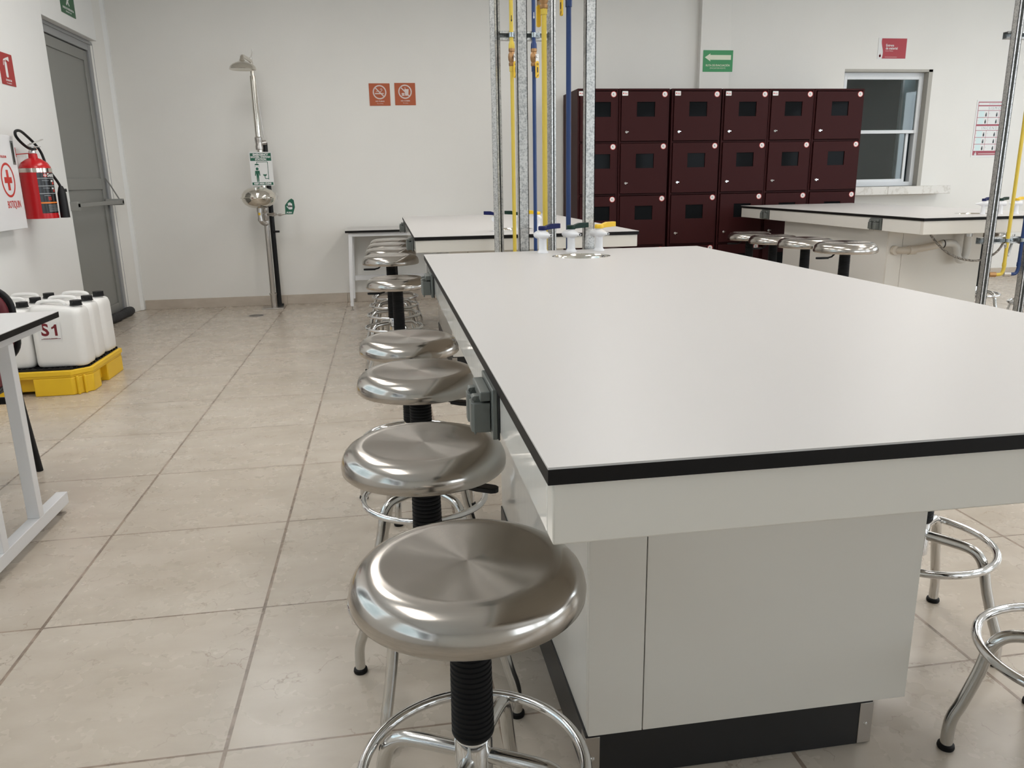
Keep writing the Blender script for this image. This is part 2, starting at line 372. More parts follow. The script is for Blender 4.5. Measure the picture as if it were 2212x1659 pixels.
for i, (a, b_) in enumerate(WIN_X):
    f = MB()
    for xx in (a, (a+b_)/2-0.02, b_-0.04): f.box((xx, RY0-0.08, 1.0), (xx+0.04, RY0-0.04, 2.5))
    for zz in (1.0, 2.46): f.box((a, RY0-0.079, zz), (b_, RY0-0.041, zz+0.04))
    fo = struct(f.build('window_%d' % (i+4), 'alu')); MB().box((a, RY0-0.06, 1.0), (b_, RY0-0.055, 2.5)).build('window_pane', 'glass', fo)
mb = MB(); ys = [RY0]+[q for ab in WIN_Y for q in ab]+[RY1]
for i in range(0, len(ys), 2): mb.box((RX, ys[i], 0), (RX+0.12, ys[i+1], RZ))
for a, b_ in WIN_Y: mb.box((RX, a, 0), (RX+0.12, b_, 1.0)); mb.box((RX, a, 2.5), (RX+0.12, b_, RZ))
struct(mb.build('wall_right', 'wall_w'))
for i, (a, b_) in enumerate(WIN_Y):
    f = MB()
    for yy in (a, (a+b_)/2-0.02, b_-0.04): f.box((RX+0.04, yy, 1.0), (RX+0.08, yy+0.04, 2.5))
    for zz in (1.0, 2.46): f.box((RX+0.041, a, zz), (RX+0.079, b_, zz+0.04))
    fo = struct(f.build('window_%d' % (i+2), 'alu'))
    MB().box((RX+0.055, a, 1.0), (RX+0.06, b_, 2.5)).build('window_pane', 'glass', fo)
for i, (a, b_) in enumerate(WIN_L):
    f = MB()
    for yy in (a, (a+b_)/2-0.02, b_-0.04): f.box((XL-0.10, yy, 1.0), (XL-0.06, yy+0.04, 2.5))
    for zz in (1.0, 2.46): f.box((XL-0.099, a, zz), (XL-0.061, b_, zz+0.04))
    fo = struct(f.build('window_%d' % (i+6), 'alu')); MB().box((XL-0.085, a, 1.0), (XL-0.08, b_, 2.5)).build('window_pane', 'glass', fo)
# baseboards
bb = MB()
x = -0.155
for xe in (1.2, 1.8, 2.4, 3.0, 3.6, 4.2, 4.8, 5.455): bb.box((x+0.001, RY1-0.013, 0), (xe-0.001, RY1, 0.093)); x = xe
x = 5.785
while x < RX: bb.box((x+0.001, RY1-0.013, 0), (min(x+0.6, RX)-0.001, RY1, 0.093)); x += 0.6
struct(bb.build('baseboard_back', 'skirt', bev=0.001, seg=1))
struct(MB().box((5.455, RY1-0.083, 0), (5.785, RY1-0.07, 0.093)).build('baseboard_pilaster', 'skirt', bev=0.001, seg=1))

# serving window
f = MB(); gy = RY1+0.075
def frame_rect(mb, x0, x1, z0, z1, w_, ya, yb, k=None):
    mb.box((x0, ya, z0), (x0+w_, yb, z1), k); mb.box((x1-w_, ya, z0), (x1, yb, z1), k)
    mb.box((x0+w_, ya, z0), (x1-w_, yb, z0+w_), k); mb.box((x0+w_, ya, z1-w_), (x1-w_, yb, z1), k)
frame_rect(f, WX0+0.001, WX1-0.045, WZ0+0.001, WZ1-0.025, 0.045, gy, gy+0.07)
win = struct(f.build('window_1', 'alu', bev=0.003))
u = MB(); frame_rect(u, WX0+0.04, WX1-0.07, 1.60, WZ1-0.06, 0.035, gy-0.012, gy+0.02); u.build('upper_sash', 'alu', win, bev=0.003)
u = MB(); frame_rect(u, WX0+0.04, WX1-0.14, 1.085, 1.64, 0.032, gy+0.024, gy+0.05); u.build('lower_sash', 'alu', win, bev=0.003)
MB().box((WX0+0.05, gy+0.002, 1.62), (WX1-0.08, gy+0.006, WZ1-0.07)).build('upper_pane', 'glass', win)
MB().box((WX0+0.05, gy+0.035, 1.09), (WX1-0.15, gy+0.039, 1.62)).build('lower_pane', 'glass', win)
r_ = MB(); r_.box((WX1-0.045, RY1-0.001, WZ0), (WX1+0.001, RY1+0.16, WZ1)); r_.box((WX0, RY1-0.001, WZ1-0.025), (WX1, RY1+0.16, WZ1+0.001)); r_.build('window_reveal', 'alu_b', win)
MB().box((WX0-0.1, RY1-0.20, WZ0-0.085), (WX0+0.5, RY1+0.08, WZ0)).box((WX0+0.502, RY1-0.20, WZ0-0.085), (8.35, RY1+0.08, WZ0)).build('window_sill', 'sill', win, bev=0.004)
# storeroom behind the serving window
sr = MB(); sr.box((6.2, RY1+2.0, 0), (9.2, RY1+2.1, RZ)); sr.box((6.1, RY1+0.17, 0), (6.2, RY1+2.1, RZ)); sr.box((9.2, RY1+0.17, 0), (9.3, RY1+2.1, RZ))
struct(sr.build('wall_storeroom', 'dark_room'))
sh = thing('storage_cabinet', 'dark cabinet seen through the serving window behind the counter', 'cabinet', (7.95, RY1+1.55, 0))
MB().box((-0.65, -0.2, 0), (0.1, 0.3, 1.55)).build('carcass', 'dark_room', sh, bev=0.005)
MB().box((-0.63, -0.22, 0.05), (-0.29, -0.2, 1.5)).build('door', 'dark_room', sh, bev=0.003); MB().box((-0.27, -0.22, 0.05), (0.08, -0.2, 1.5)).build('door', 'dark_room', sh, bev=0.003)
cp = thing('partition_panel', 'pale blue upright partition seen through the right side of the serving window', 'panel', (8.32, 7.25, 0))
MB().box((-0.10, -0.015, 0), (0.10, 0.015, 2.6)).build('panel', 'frost', cp, bev=0.004)
MB().box((-0.125, -0.02, 0), (-0.10, 0.02, 2.6)).build('edge_profile', 'alu', cp, bev=0.003)
tl = thing('window_reflection', 'glowing white bar standing in for a reflection at the top of the serving window', 'lamp', (8.20, 7.12, 2.215))  # glowing bar put in for a reflection in the glass, its fitting made up
MB().box((-0.10, -0.03, 0.025), (0.10, 0.03, 0.045)).build('housing', 'alu', tl); MB().box((-0.09, -0.025, 0), (0.09, 0.025, 0.025)).build('diffuser', 'tube', tl)
MB().cyl((-0.07, 0, 0.04), (-0.07, 0, RZ-2.215), 0.003).cyl((0.07, 0, 0.04), (0.07, 0, RZ-2.215), 0.003).build('hanger', 'alu', tl)

# door in its niche
DX = -0.25
f = MB(); f.box((DX-0.09, 6.30, 0), (DX, 6.41, 2.40)); f.box((DX-0.09, 5.12, 2.33), (DX, 6.30, 2.40)); f.box((DX-0.09, 5.12, 0), (DX, 5.20, 2.33))
f.box((DX-0.001, 6.385, 0), (DX+0.012, 6.41, 2.40)); f.box((DX-0.001, 5.12, 2.385), (DX+0.012, 6.385, 2.41))
door = struct(f.build('door_1', 'door_f', bev=0.004))
L_ = MB(); x0, x1 = DX-0.055, DX-0.015
L_.box((x0, 6.215, 0.04), (x1, 6.298, 2.325)); L_.box((x0, 5.2, 0.04), (x1, 5.29, 2.325)); L_.box((x0, 5.29, 2.24), (x1, 6.215, 2.325)); L_.box((x0, 5.29, 1.16), (x1, 6.215, 1.255)); L_.box((x0, 5.29, 0.04), (x1, 6.215, 0.14))
leaf = L_.build('door_leaf', 'door', door, bev=0.004)
MB().box((x0+0.012, 5.28, 0.13), (x1-0.012, 6.22, 1.17)).build('lower_panel', 'door', leaf); MB().box((x0+0.012, 5.28, 1.245), (x1-0.012, 6.22, 2.25)).build('upper_panel', 'door', leaf)
pb = MB(); pb.box((-0.165, 5.16, 1.03), (-0.125, 6.29, 1.062))
pb.prism([(DX, 5.14), (-0.125, 5.16), (-0.125, 5.21), (DX, 5.26)], 1.005, 1.075); pb.prism([(DX, 6.19), (-0.125, 6.25), (-0.125, 6.30), (DX, 6.30)], 1.02, 1.075)
pb.tube([(DX-0.0, 6.27, 1.26), (DX+0.03, 6.28, 1.2), (-0.15, 6.27, 1.06)], 0.006)
pb.build('push_bar', 'door', leaf, bev=0.003)

# ------------------------------------------------------------------ ceiling lights
def make_panel():
    t = thing('ceiling_light', 'x', 'ceiling light')
    f = MB()
    f.box((-0.62, -0.32, -0.03), (0.62, -0.30, 0)); f.box((-0.62, 0.30, -0.03), (0.62, 0.32, 0)); f.box((-0.62, -0.30, -0.03), (-0.60, 0.30, 0)); f.box((0.60, -0.30, -0.03), (0.62, 0.30, 0))
    f.build('frame', 'alu', t); MB().box((-0.60, -0.30, -0.02), (0.60, 0.30, -0.005)).build('diffuser', 'led', t)
    return t
pp = make_panel()
for i, (x, y) in enumerate(PANELS):
    t = pp if i == 0 else copy_tree(pp); t.location = (x, y, RZ); t.rotation_euler = (0, 0, PI/2)
    tag(t, 'rectangular white LED panel recessed in the ceiling above the laboratory benches', 'ceiling light', 'ceiling LED panels')

# ================================================================== LAB BENCHES
def slab_with_hole(x0, x1, y0, y1, z0, z1, hx, hy, hr, n=48):
    angs = sorted(set([2*PI*i/n for i in range(n)]+[math.atan2(y-hy, x-hx) % (2*PI) for x in (x0, x1) for y in (y0, y1)]))
    outer = []
    for a in angs:
        c, s_ = math.cos(a), math.sin(a); ts = []
        if c > 1e-9: ts.append((x1-hx)/c)
        if c < -1e-9: ts.append((x0-hx)/c)
        if s_ > 1e-9: ts.append((y1-hy)/s_)
        if s_ < -1e-9: ts.append((y0-hy)/s_)
        t = min(ts); outer.append((hx+c*t, hy+s_*t))
    inner = [(hx+hr*math.cos(a), hy+hr*math.sin(a)) for a in angs]; k = len(angs)
    vs = [(x, y, z1) for x, y in outer]+[(x, y, z1) for x, y in inner]+[(x, y, z0) for x, y in outer]+[(x, y, z0) for x, y in inner]
    fs = []
    for i in range(k):
        j = (i+1) % k
        fs += [(i, j, k+j, k+i), (2*k+i, 3*k+i, 3*k+j, 2*k+j), (i, 2*k+i, 2*k+j, j), (k+i, k+j, 3*k+j, 3*k+i)]
    return vs, fs

def outlet(parent, loc, rz):      # grey weatherproof double outlet; local -X faces out of the bench
    mb = MB(); mb.box((-0.003, -0.068, -0.041), (0, 0.068, 0.041), 'grey_box_d'); mb.box((-0.011, -0.066, -0.040), (-0.003, 0.066, 0.040))
    o = mb.build('outlet_box', 'grey_box', parent, loc, (0, 0, rz), bev=0.0015)
    MB().box((-0.028, -0.050, 0.018), (-0.011, 0.050, 0.033)).build('hinge_block', 'grey_box', o, bev=0.002)
    for s_ in (-1, 1):
        c = MB(); y = s_*0.027
        c.prism([(-0.037, y-0.018), (-0.041, y-0.012), (-0.041, y+0.012), (-0.037, y+0.018), (-0.012, y+0.020), (-0.012, y-0.020)], -0.033, 0.014)
        c.prism([(-0.036, y-0.009), (-0.024, y-0.009), (-0.024, y+0.009), (-0.036, y+0.009)], 0.012, 0.024); c.cyl((-0.035, y-0.010, 0.020), (-0.035, y+0.010, 0.020), 0.004)
        c.lathe([(0.0, -0.010), (0.0026, -0.006), (0.0022, 0), (0.002, 0.006), (0.0, 0.008)], 8, None, Matrix.Translation((-0.034, y, -0.033)))
        c.build('spring_cover', 'grey_box', o, bev=0.002)
    return o
def lab_bench(label, x0, x1, y0, y1, cab, ap_z, sink, outs, kick_in=0.07):
    t = thing('lab_bench', label, 'laboratory bench', (0, 0, 0), 0, None)
    sx, sy, sr = sink
    vs, fs = slab_with_hole(x0, x1, y0, y1, 0.8975, 0.9, sx, sy, sr); MB().add(vs, fs).build('tabletop', 'top', t)
    vs, fs = slab_with_hole(x0, x1, y0, y1, 0.880, 0.8975, sx, sy, sr); MB().add(vs, fs).build('edge_band', 'black_edge', t)
    i_ = 0.006; h = 0.03
    vs, fs = slab_with_hole(x0+i_+h+0.001, x1-i_-h-0.001, y0+i_+h+0.001, y1-i_-h-0.001, 0.868, 0.879, sx, sy, sr); MB().add(vs, fs).build('underboard', 'lam_f', t)
    for nm, a, b_ in (('front', (x0+i_, y0+i_), (x1-i_, y0+i_+h)), ('back', (x0+i_, y1-i_-h), (x1-i_, y1-i_)), ('l', (x0+i_, y0+i_+h), (x0+i_+h, y1-i_-h)), ('r', (x1-i_-h, y0+i_+h), (x1-i_, y1-i_-h))):
        MB().box((*a, ap_z), (*b_, 0.880)).build('apron', 'lam' if nm in 'lr' else 'lam_f', t, bev=0.0025)
    cx0, cx1, cy0, cy1 = cab; zc = 0.108
    # cabinet: side panels, front panels with one vertical seam
    MB().box((cx0, cy0+0.018, zc), (cx0+0.018, cy1, 0.868)).build('side_panel', 'lam', t, bev=0.001)
    MB().box((cx1-0.018, cy0+0.018, zc), (cx1, cy1, 0.868)).build('side_panel', 'lam', t, bev=0.001)
    MB().box((cx0, cy0, zc), (cx0+0.1115, cy0+0.018, 0.868)).build('end_panel', 'lam_f', t, bev=0.001)
    MB().box((cx0+0.1135, cy0, zc), (cx1, cy0+0.018, 0.868)).build('end_panel', 'lam_f', t, bev=0.001)
    MB().box((cx0+0.018, cy1-0.018, zc), (cx1-0.018, cy1, 0.868)).build('end_panel', 'lam_f', t, bev=0.001)
    MB().box((cx0+0.018, cy0+0.018, zc), (cx1-0.018, cy1-0.018, zc+0.018)).build('floor_panel', 'lam_f', t)
    k = MB(); kx0, kx1, ky0, ky1 = cx0-0.004, cx1-kick_in, cy0+0.004, cy1+0.0
    k.box((kx0, ky0, 0.002), (kx1, ky0+0.015, zc)); k.box((kx0, ky1-0.015, 0.002), (kx1, ky1, zc)); k.box((kx0, ky0+0.015, 0.002), (kx0+0.015, ky1-0.015, zc)); k.box((kx1-0.015, ky0+0.015, 0.002), (kx1, ky1-0.015, zc))
    kk = k.build('kickboard', 'kick', t, bev=0.001)
    for X, sg in ((kx0, 1), (kx1, -1)):
        c = MB(); c.box((X-sg*0.0015, ky0-0.0015, 0.004), (X+sg*0.029, ky0, zc-0.006)); c.box((X-sg*0.0015, ky0, 0.004), (X, ky0+0.029, zc-0.006))
        cg = c.build('corner_guard', 'steel', kk, bev=0.0005)
        MB().lathe([(0, 0.003), (0.0035, 0.002), (0.0045, 0)], 16, None, Matrix.Translation((X+sg*0.014, ky0-0.0015, 0.052)) @ Matrix.Rotation(PI/2, 4, 'X')).build('screw', 'chrome', kk)
    for loc, rz in outs: outlet(t, loc, rz)
    # sink: spun steel bowl with rolled rim
    s_ = thing('round_sink', None, 'sink', (sx, sy, 0.9))
    R = sr
    MB().lathe([(R-0.0005, -0.0012), (R-0.004, -0.002), (R-0.007, -0.006), (R-0.010, -0.012), (R-0.016, -0.06), (R-0.03, -0.105), (R-0.06, -0.125), (0.02, -0.13), (0.02, -0.135), (R-0.055, -0.13), (R-0.025, -0.11), (R-0.011, -0.06), (R-0.004, -0.012), (R-0.0012, -0.004)], 56, closed=True).build('bowl', 'polish', s_)
    MB().lathe([(0, -0.131), (0.018, -0.131), (0.021, -0.128), (0.024, -0.128), (0.024, -0.16), (0, -0.16)], 24).build('drain', 'chrome', s_)
    return t, s_

benchA, sinkA = lab_bench('white-topped lab bench with a black edge nearest the camera, filling the right foreground', 2.357, 3.518, -0.780, 1.690,
    (2.549, 3.243, -0.229, 0.94), 0.808, (2.945, 1.428, 0.112), [((2.3625, -0.322, 0.840), 0), ((2.3625, 1.22, 0.840), 0), ((3.5125, -0.2, 0.838), PI)])
benchB, sinkB = lab_bench('white-topped lab bench behind the foreground bench, in front of the back wall', 2.360, 3.597, 2.720, 5.200,
    (2.59, 3.30, 3.30, 4.60), 0.815, (2.975, 3.20, 0.112), [((2.3655, 3.05, 0.842), 0), ((2.3655, 4.75, 0.842), 0)])
benchC, sinkC = lab_bench('white-topped lab bench at the right, in front of the serving window', 5.652, 6.82, 3.150, 5.850,
    (5.752, 6.50, 3.64, 5.15), 0.792, (6.295, 3.53, 0.108), [((5.6575, 3.66, 0.836), 0), ((5.6575, 5.33, 0.836), 0)])
sinkA['label'] = 'round polished steel sink set in the foreground bench top'
sinkB['label'] = 'round steel sink set in the bench behind the foreground bench'
sinkC['label'] = 'round steel sink set in the right-hand bench top'

# gas / water turrets ------------------------------------------------
def make_faucet(nozzle_dir, lever_dir, lk):
    t = thing('bench_tap', 'x', 'tap')
    b_ = MB(); b_.lathe([(0.0, 0), (0.021, 0), (0.021, 0.004), (0.017, 0.010), (0.0145, 0.018), (0.0145, 0.072), (0.0165, 0.078)], 24)
    b_.lathe([(0.0165, 0.076), (0.019, 0.082), (0.019, 0.104), (0.015, 0.110), (0.0, 0.110)], 24)
    b_.build('body', 'white_pl', t)
    c_, s_ = math.cos(nozzle_dir), math.sin(nozzle_dir)
    nz = MB(); mx = Matrix.Translation((0, 0, 0.092)) @ Matrix.Rotation(nozzle_dir, 4, 'Z') @ Matrix.Rotation(PI/2, 4, 'Y')
    nz.lathe([(0.0, -0.034), (0.019, -0.034), (0.021, -0.030), (0.021, 0.012), (0.019, 0.018), (0.010, 0.034), (0.0085, 0.040), (0.006, 0.056), (0.0045, 0.056), (0.0045, 0.05), (0, 0.05)], 24, None, mx)
    nz.build('nozzle', 'white_pl', t)
    MB().lathe([(0, 0.0502), (0.0042, 0.0502), (0.0042, 0.0506), (0, 0.0506)], 14, None, mx).build('bore', 'black', t)
    MB().lathe([(0.012, 0.108), (0.013, 0.112), (0.013, 0.118)], 20).build('stem', 'white_pl', t)
    lv = MB(); m2 = Matrix.Rotation(lever_dir, 4, 'Z')
    lv.lathe([(0.0, 0.117), (0.0155, 0.117), (0.0165, 0.120), (0.0165, 0.135), (0.0145, 0.139), (0, 0.139)], 24)
    lv.add([(0.006, -0.012, 0.119), (0.030, -0.010, 0.122), (0.066, -0.010, 0.125), (0.066, 0.010, 0.125), (0.030, 0.010, 0.122), (0.006, 0.012, 0.119),
            (0.006, -0.012, 0.136), (0.030, -0.010, 0.149), (0.066, -0.010, 0.150), (0.066, 0.010, 0.150), (0.030, 0.010, 0.149), (0.006, 0.012, 0.136)],
           [(0,5,4,1),(1,4,3,2),(6,7,10,11),(7,8,9,10),(0,1,7,6),(1,2,8,7),(3,4,10,9),(4,5,11,10),(2,3,9,8),(0,6,11,5)], None, m2)
    lv.build('lever', lk, t, bev=0.0015)
    return t
def place_taps(spots, nd, lds, desc):
    for (x, y), lk, ld, col in zip(spots, ('lev_b', 'lev_g', 'lev_y'), lds, ('navy blue', 'dark green', 'yellow')):
        t = make_faucet(nd, ld, lk); t.location = (x, y, 0.9); k_ = 0.88 if 'right-hand' in desc else 1.10; t.scale = (k_, k_, 0.76); t['label'] = 'white bench tap with a %s lever %s' % (col, desc)
place_taps([(2.830, 1.600), (2.950, 1.615), (3.068, 1.622)], -1.20, (0.18, 0.15, 0.25), 'behind the sink of the foreground bench')
place_taps([(2.842, 3.00), (2.962, 3.00), (3.080, 3.00)], 1.2, (PI-0.15, PI-0.1, PI-0.15), 'on the bench behind the foreground bench')
place_taps([(6.262, 3.385), (6.375, 3.36), (6.47, 3.33)], 2.6, (0.2, 0.2, 0.2), 'on the right-hand bench')

# ================================================================== STOOLS
SEAT_R = 0.181
def make_stool(zt, lever_a, leg_a):
    """origin on the floor; zt = height of the seat rim"""
    t = thing('lab_stool', 'x', 'stool')
    R = SEAT_R
    prof = [(0, 0.002), (0.06, 0.003), (0.122, 0.0045), (0.1315, 0.0055), (0.135, 0.0045), (0.141, 0.0045), (0.154, 0.0005), (0.165, -0.006), (0.1735, -0.015), (0.1785, -0.026), (R, -0.038), (R-0.001, -0.050), (R-0.004, -0.0535), (R-0.006, -0.052), (R-0.005, -0.040), (R-0.012, -0.020), (R-0.03, -0.008), (0, -0.006)]
    MB().lathe(prof, 96).build('seat', 'brushed', t, (0, 0, zt), sharp=60)
    MB().box((-0.07, -0.05, -0.018), (0.07, 0.05, -0.006)).lathe([(0.05, -0.020), (0.05, -0.03), (0.034, -0.058), (0.030, -0.075)], 28).build('mounting_plate', 'black_pl', t, (0, 0, zt), bev=0.002)
    zb = 0.325; ztop = zt-0.068; k = int((ztop-zb)/0.0092); pr = [(0.0, zb-0.004), (0.029, zb-0.004), (0.0335, zb+0.003)]
    for i in range(k):
        z = zb+0.006+i*(ztop-zb-0.008)/k; d = (ztop-zb-0.008)/k; rr = 0.0345-0.003*i/k
        pr += [(rr, z), (rr, z+0.45*d), (rr-0.0022, z+0.6*d), (rr-0.0022, z+0.85*d)]
    pr += [(0.03, ztop), (0.0, ztop)]
    MB().lathe(pr, 40).build('column', 'black', t, sharp=50)
    lv = MB(); ca, sa = math.cos(lever_a), math.sin(lever_a)
    P = lambda r, z: (r*ca, r*sa, z)
    lv.tube([P(0.02, zt-0.030), P(0.05, zt-0.050), P(0.08, zt-0.080), P(0.105, zt-0.086)], 0.005)
    mxl = Matrix.Translation(P(0.10, zt-0.086)) @ Matrix.Rotation(lever_a, 4, 'Z')
    lv.prism([(0, -0.008), (0.03, -0.014), (0.065, -0.014), (0.074, -0.008), (0.077, 0), (0.074, 0.008), (0.065, 0.014), (0.03, 0.014), (0, 0.008)], -0.006, 0.005, None, mxl)
    lv.build('lever', 'black_pl', t, bev=0.0015)
    MB().lathe([(0, 0.325), (0.029, 0.325), (0.031, 0.320), (0.031, 0.235), (0.028, 0.232), (0, 0.232)], 32).build('hub', 'chrome', t, bev=0.001)
    rr = 0.183
    MB().tube([(rr*math.cos(2*PI*i/72), rr*math.sin(2*PI*i/72), 0.262) for i in range(72)], 0.0095, 14, closed=True).build('foot_ring', 'chrome', t, sharp=80)
    for i in range(4):
        a = leg_a+i*PI/2; c, s_ = math.cos(a), math.sin(a)
        pts = [(0.026, 0.287), (0.09, 0.287), (0.128, 0.283), (0.150, 0.268), (0.163, 0.240), (0.174, 0.19), (0.196, 0.115), (0.208, 0.082), (0.213, 0.055), (0.214, 0.006)]
        path = smooth_path([(r*c, r*s_, z) for r, z in pts], 5)
        lg = MB().tube(path, 0.0125, 16).build('leg', 'leg', t, sharp=60)
        MB().lathe([(0, 0), (0.016, 0), (0.0175, 0.004), (0.0165, 0.010), (0.013, 0.012)], 24).build('rubber_foot', 'black', lg, (0.214*c, 0.214*s_, 0))
    return t
stools = [  # x, y, seat z, lever angle, leg angle, label
 (2.300, -0.444, 0.628, 2.4, math.radians(-27), 'brushed steel stool nearest the camera, overlapping the foreground bench corner', 'row'),
 (2.263, 0.118, 0.632, -0.55, math.radians(-33), 'brushed steel stool second from the camera beside the foreground bench', 'row'),
 (2.280, 0.705, 0.655, -0.5, math.radians(-52), 'brushed steel stool third from the camera, beside the grey outlet box of the foreground bench', 'row'),
 (2.270, 1.290, 0.640, 2.2, math.radians(-20), 'brushed steel stool fourth from the camera, at the far end of the foreground bench row', 'row'),
 (2.262, 3.10, 0.640, PI-0.15, math.radians(20), 'brushed steel stool with a low seat, in front of the four overlapping stools', 'far'),
 (2.235, 3.62, 0.727, PI-0.1, math.radians(30), 'frontmost and lowest-looking of the four overlapping raised stools in front of the small table', 'far'),
 (2.240, 4.12, 0.727, 1.2, math.radians(15), 'second of the four overlapping raised stools counted from the front', 'far'),
 (2.250, 4.57, 0.727, 1.0, math.radians(40), 'third of the four overlapping raised stools counted from the front', 'far'),
 (2.265, 5.03, 0.727, 1.4, math.radians(10), 'rearmost of the four overlapping raised stools, nearest the back wall', 'far'),
 (3.52, 0.150, 0.700, -0.5, math.radians(35), 'chrome stool behind the foreground bench cabinet at right, only ring and legs showing', 'right'),
 (3.515, -0.365, 0.700, 1.0, math.radians(63), 'chrome stool cut by the lower right picture edge', 'right'),
 (4.90, 2.80, 0.790, PI-0.1, 0.3, 'nearest of the four steel stools along the right-hand bench, its seat overlapping in front', 'rt'),
 (4.965, 3.37, 0.772, -0.2, 0.7, 'second nearest of the four steel stools along the right-hand bench', 'rt'),
 (5.075, 4.03, 0.745, PI+0.2, 0.2, 'third nearest of the four steel stools along the right-hand bench', 'rt'),
 (5.17, 4.62, 0.728, PI-0.3, 0.5, 'farthest of the four steel stools along the right-hand bench, in front of the lockers', 'rt'),
 (6.72, 3.93, 0.735, 0, 0.45, 'chrome stool under the right-hand bench seen behind the left steel upright', 'rr'),
 (6.83, 3.42, 0.735, 0, 0.9, 'chrome stool under the right-hand bench seen beside the right steel upright', 'rr'),
 (3.60, 3.45, 0.735, 0, 0.6, 'steel stool right of the second bench, a sliver of seat behind the yellow-levered tap', 'rb'),
]
G = {'row': 'stools beside the foreground bench', 'far': 'stools beside the second bench', 'right': 'stools on the far side of the foreground bench', 'rt': 'stools along the right-hand bench', 'rr': 'stools behind the right-hand bench', 'rb': 'stools beside the second bench'}
for x, y, z, la, ga, lab, g in stools:
    t = make_stool(z, la, ga); t.location = (x, y, 0); t['label'] = lab; t['group'] = G[g]

# ================================================================== PIPE RACKS
def channel(mb, x, y, z0, z1, open_dir, w_=0.041, tk=0.003, k='galv'):
    """C-channel upright; open_dir: unit (dx,dy) to which its slot faces"""
    h = w_/2; mx = Matrix.Translation((x, y, 0)) @ Matrix.Rotation(math.atan2(open_dir[1], open_dir[0]), 4, 'Z')
    mb.box((-h, -h, z0), (-h+tk, h, z1), k, mx)
    for s_ in (-1, 1):
        mb.box((-h, s_*h, z0), (h, s_*(h-tk), z1), k, mx); mb.box((h-tk, s_*h, z0), (h, s_*(h-0.010), z1), k, mx); mb.box((h-0.009, s_*(h-0.010), z0), (h, s_*(h-0.012), z1), k, mx)
def rack(label, xs, y, od, rungs, rails=True, w_=0.041, side=1):
    t = thing('pipe_rack', label, 'pipe rack')
    for x in xs:
        mb = MB(); channel(mb, x, y, 0.006, RZ, od, w_); up = mb.build('upright', 'galv', t)
        MB().box((x-0.045, y-0.045, 0), (x+0.045, y+0.045, 0.006)).build('base_plate', 'zinc', up)
    for z in rungs:
        mb = MB(); yy = y if side == 0 else y+side*(w_/2+0.0205)
        if side == 0:
            x0_, x1_ = xs[0]+0.022, xs[1]-0.022; h = 0.0205
            mb.box((x0_, yy+h-0.003, z-h), (x1_, yy+h, z+h), 'galv_shade')
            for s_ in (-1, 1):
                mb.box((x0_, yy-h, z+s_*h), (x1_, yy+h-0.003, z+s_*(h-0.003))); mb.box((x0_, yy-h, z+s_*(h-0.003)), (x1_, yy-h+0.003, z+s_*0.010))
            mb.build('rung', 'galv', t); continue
        mb.box((xs[0]-0.04, yy-0.0205, z-0.0205), (xs[1]+0.04, yy+0.0205, z-0.0175)); mb.box((xs[0]-0.04, yy-0.0205, z+0.0175), (xs[1]+0.04, yy+0.0205, z+0.0205))
        mb.box((xs[0]-0.04, yy+side*0.0175, z-0.0175), (xs[1]+0.04, yy+side*0.0205, z+0.0175), 'galv_shade')
        for s_ in (-1, 1): mb.box((xs[0]-0.04, yy-side*0.0205, z+s_*0.0175), (xs[1]+0.04, yy-side*0.0175, z+s_*0.0105))
        mb.build('rung', 'galv', t)
    return t
rkA = rack('galvanised steel pipe rack rising behind the sink of the foreground bench', (2.777, 3.054), 1.742, (0, 1), (0.50, 2.45), side=1)
up = [c for c in children(rkA) if c.name.startswith('upright')][1]
mb = MB().box((3.034, 1.7175, 0.55), (3.076, 1.7205, 0.945)); mb.build('splice_plate', 'galv', up)
rkB = rack('galvanised open-channel pipe rack between the foreground bench and the bench behind it', (2.797, 3.078), 2.60, (0.6, -0.8), (0.62, 1.872), side=0, w_=0.035)
rkC = rack('galvanised pipe rack standing at the right picture edge before the right-hand bench', (5.955, 6.235), 2.93, (0.0, -1.0), (0.76, 1.965), side=1)

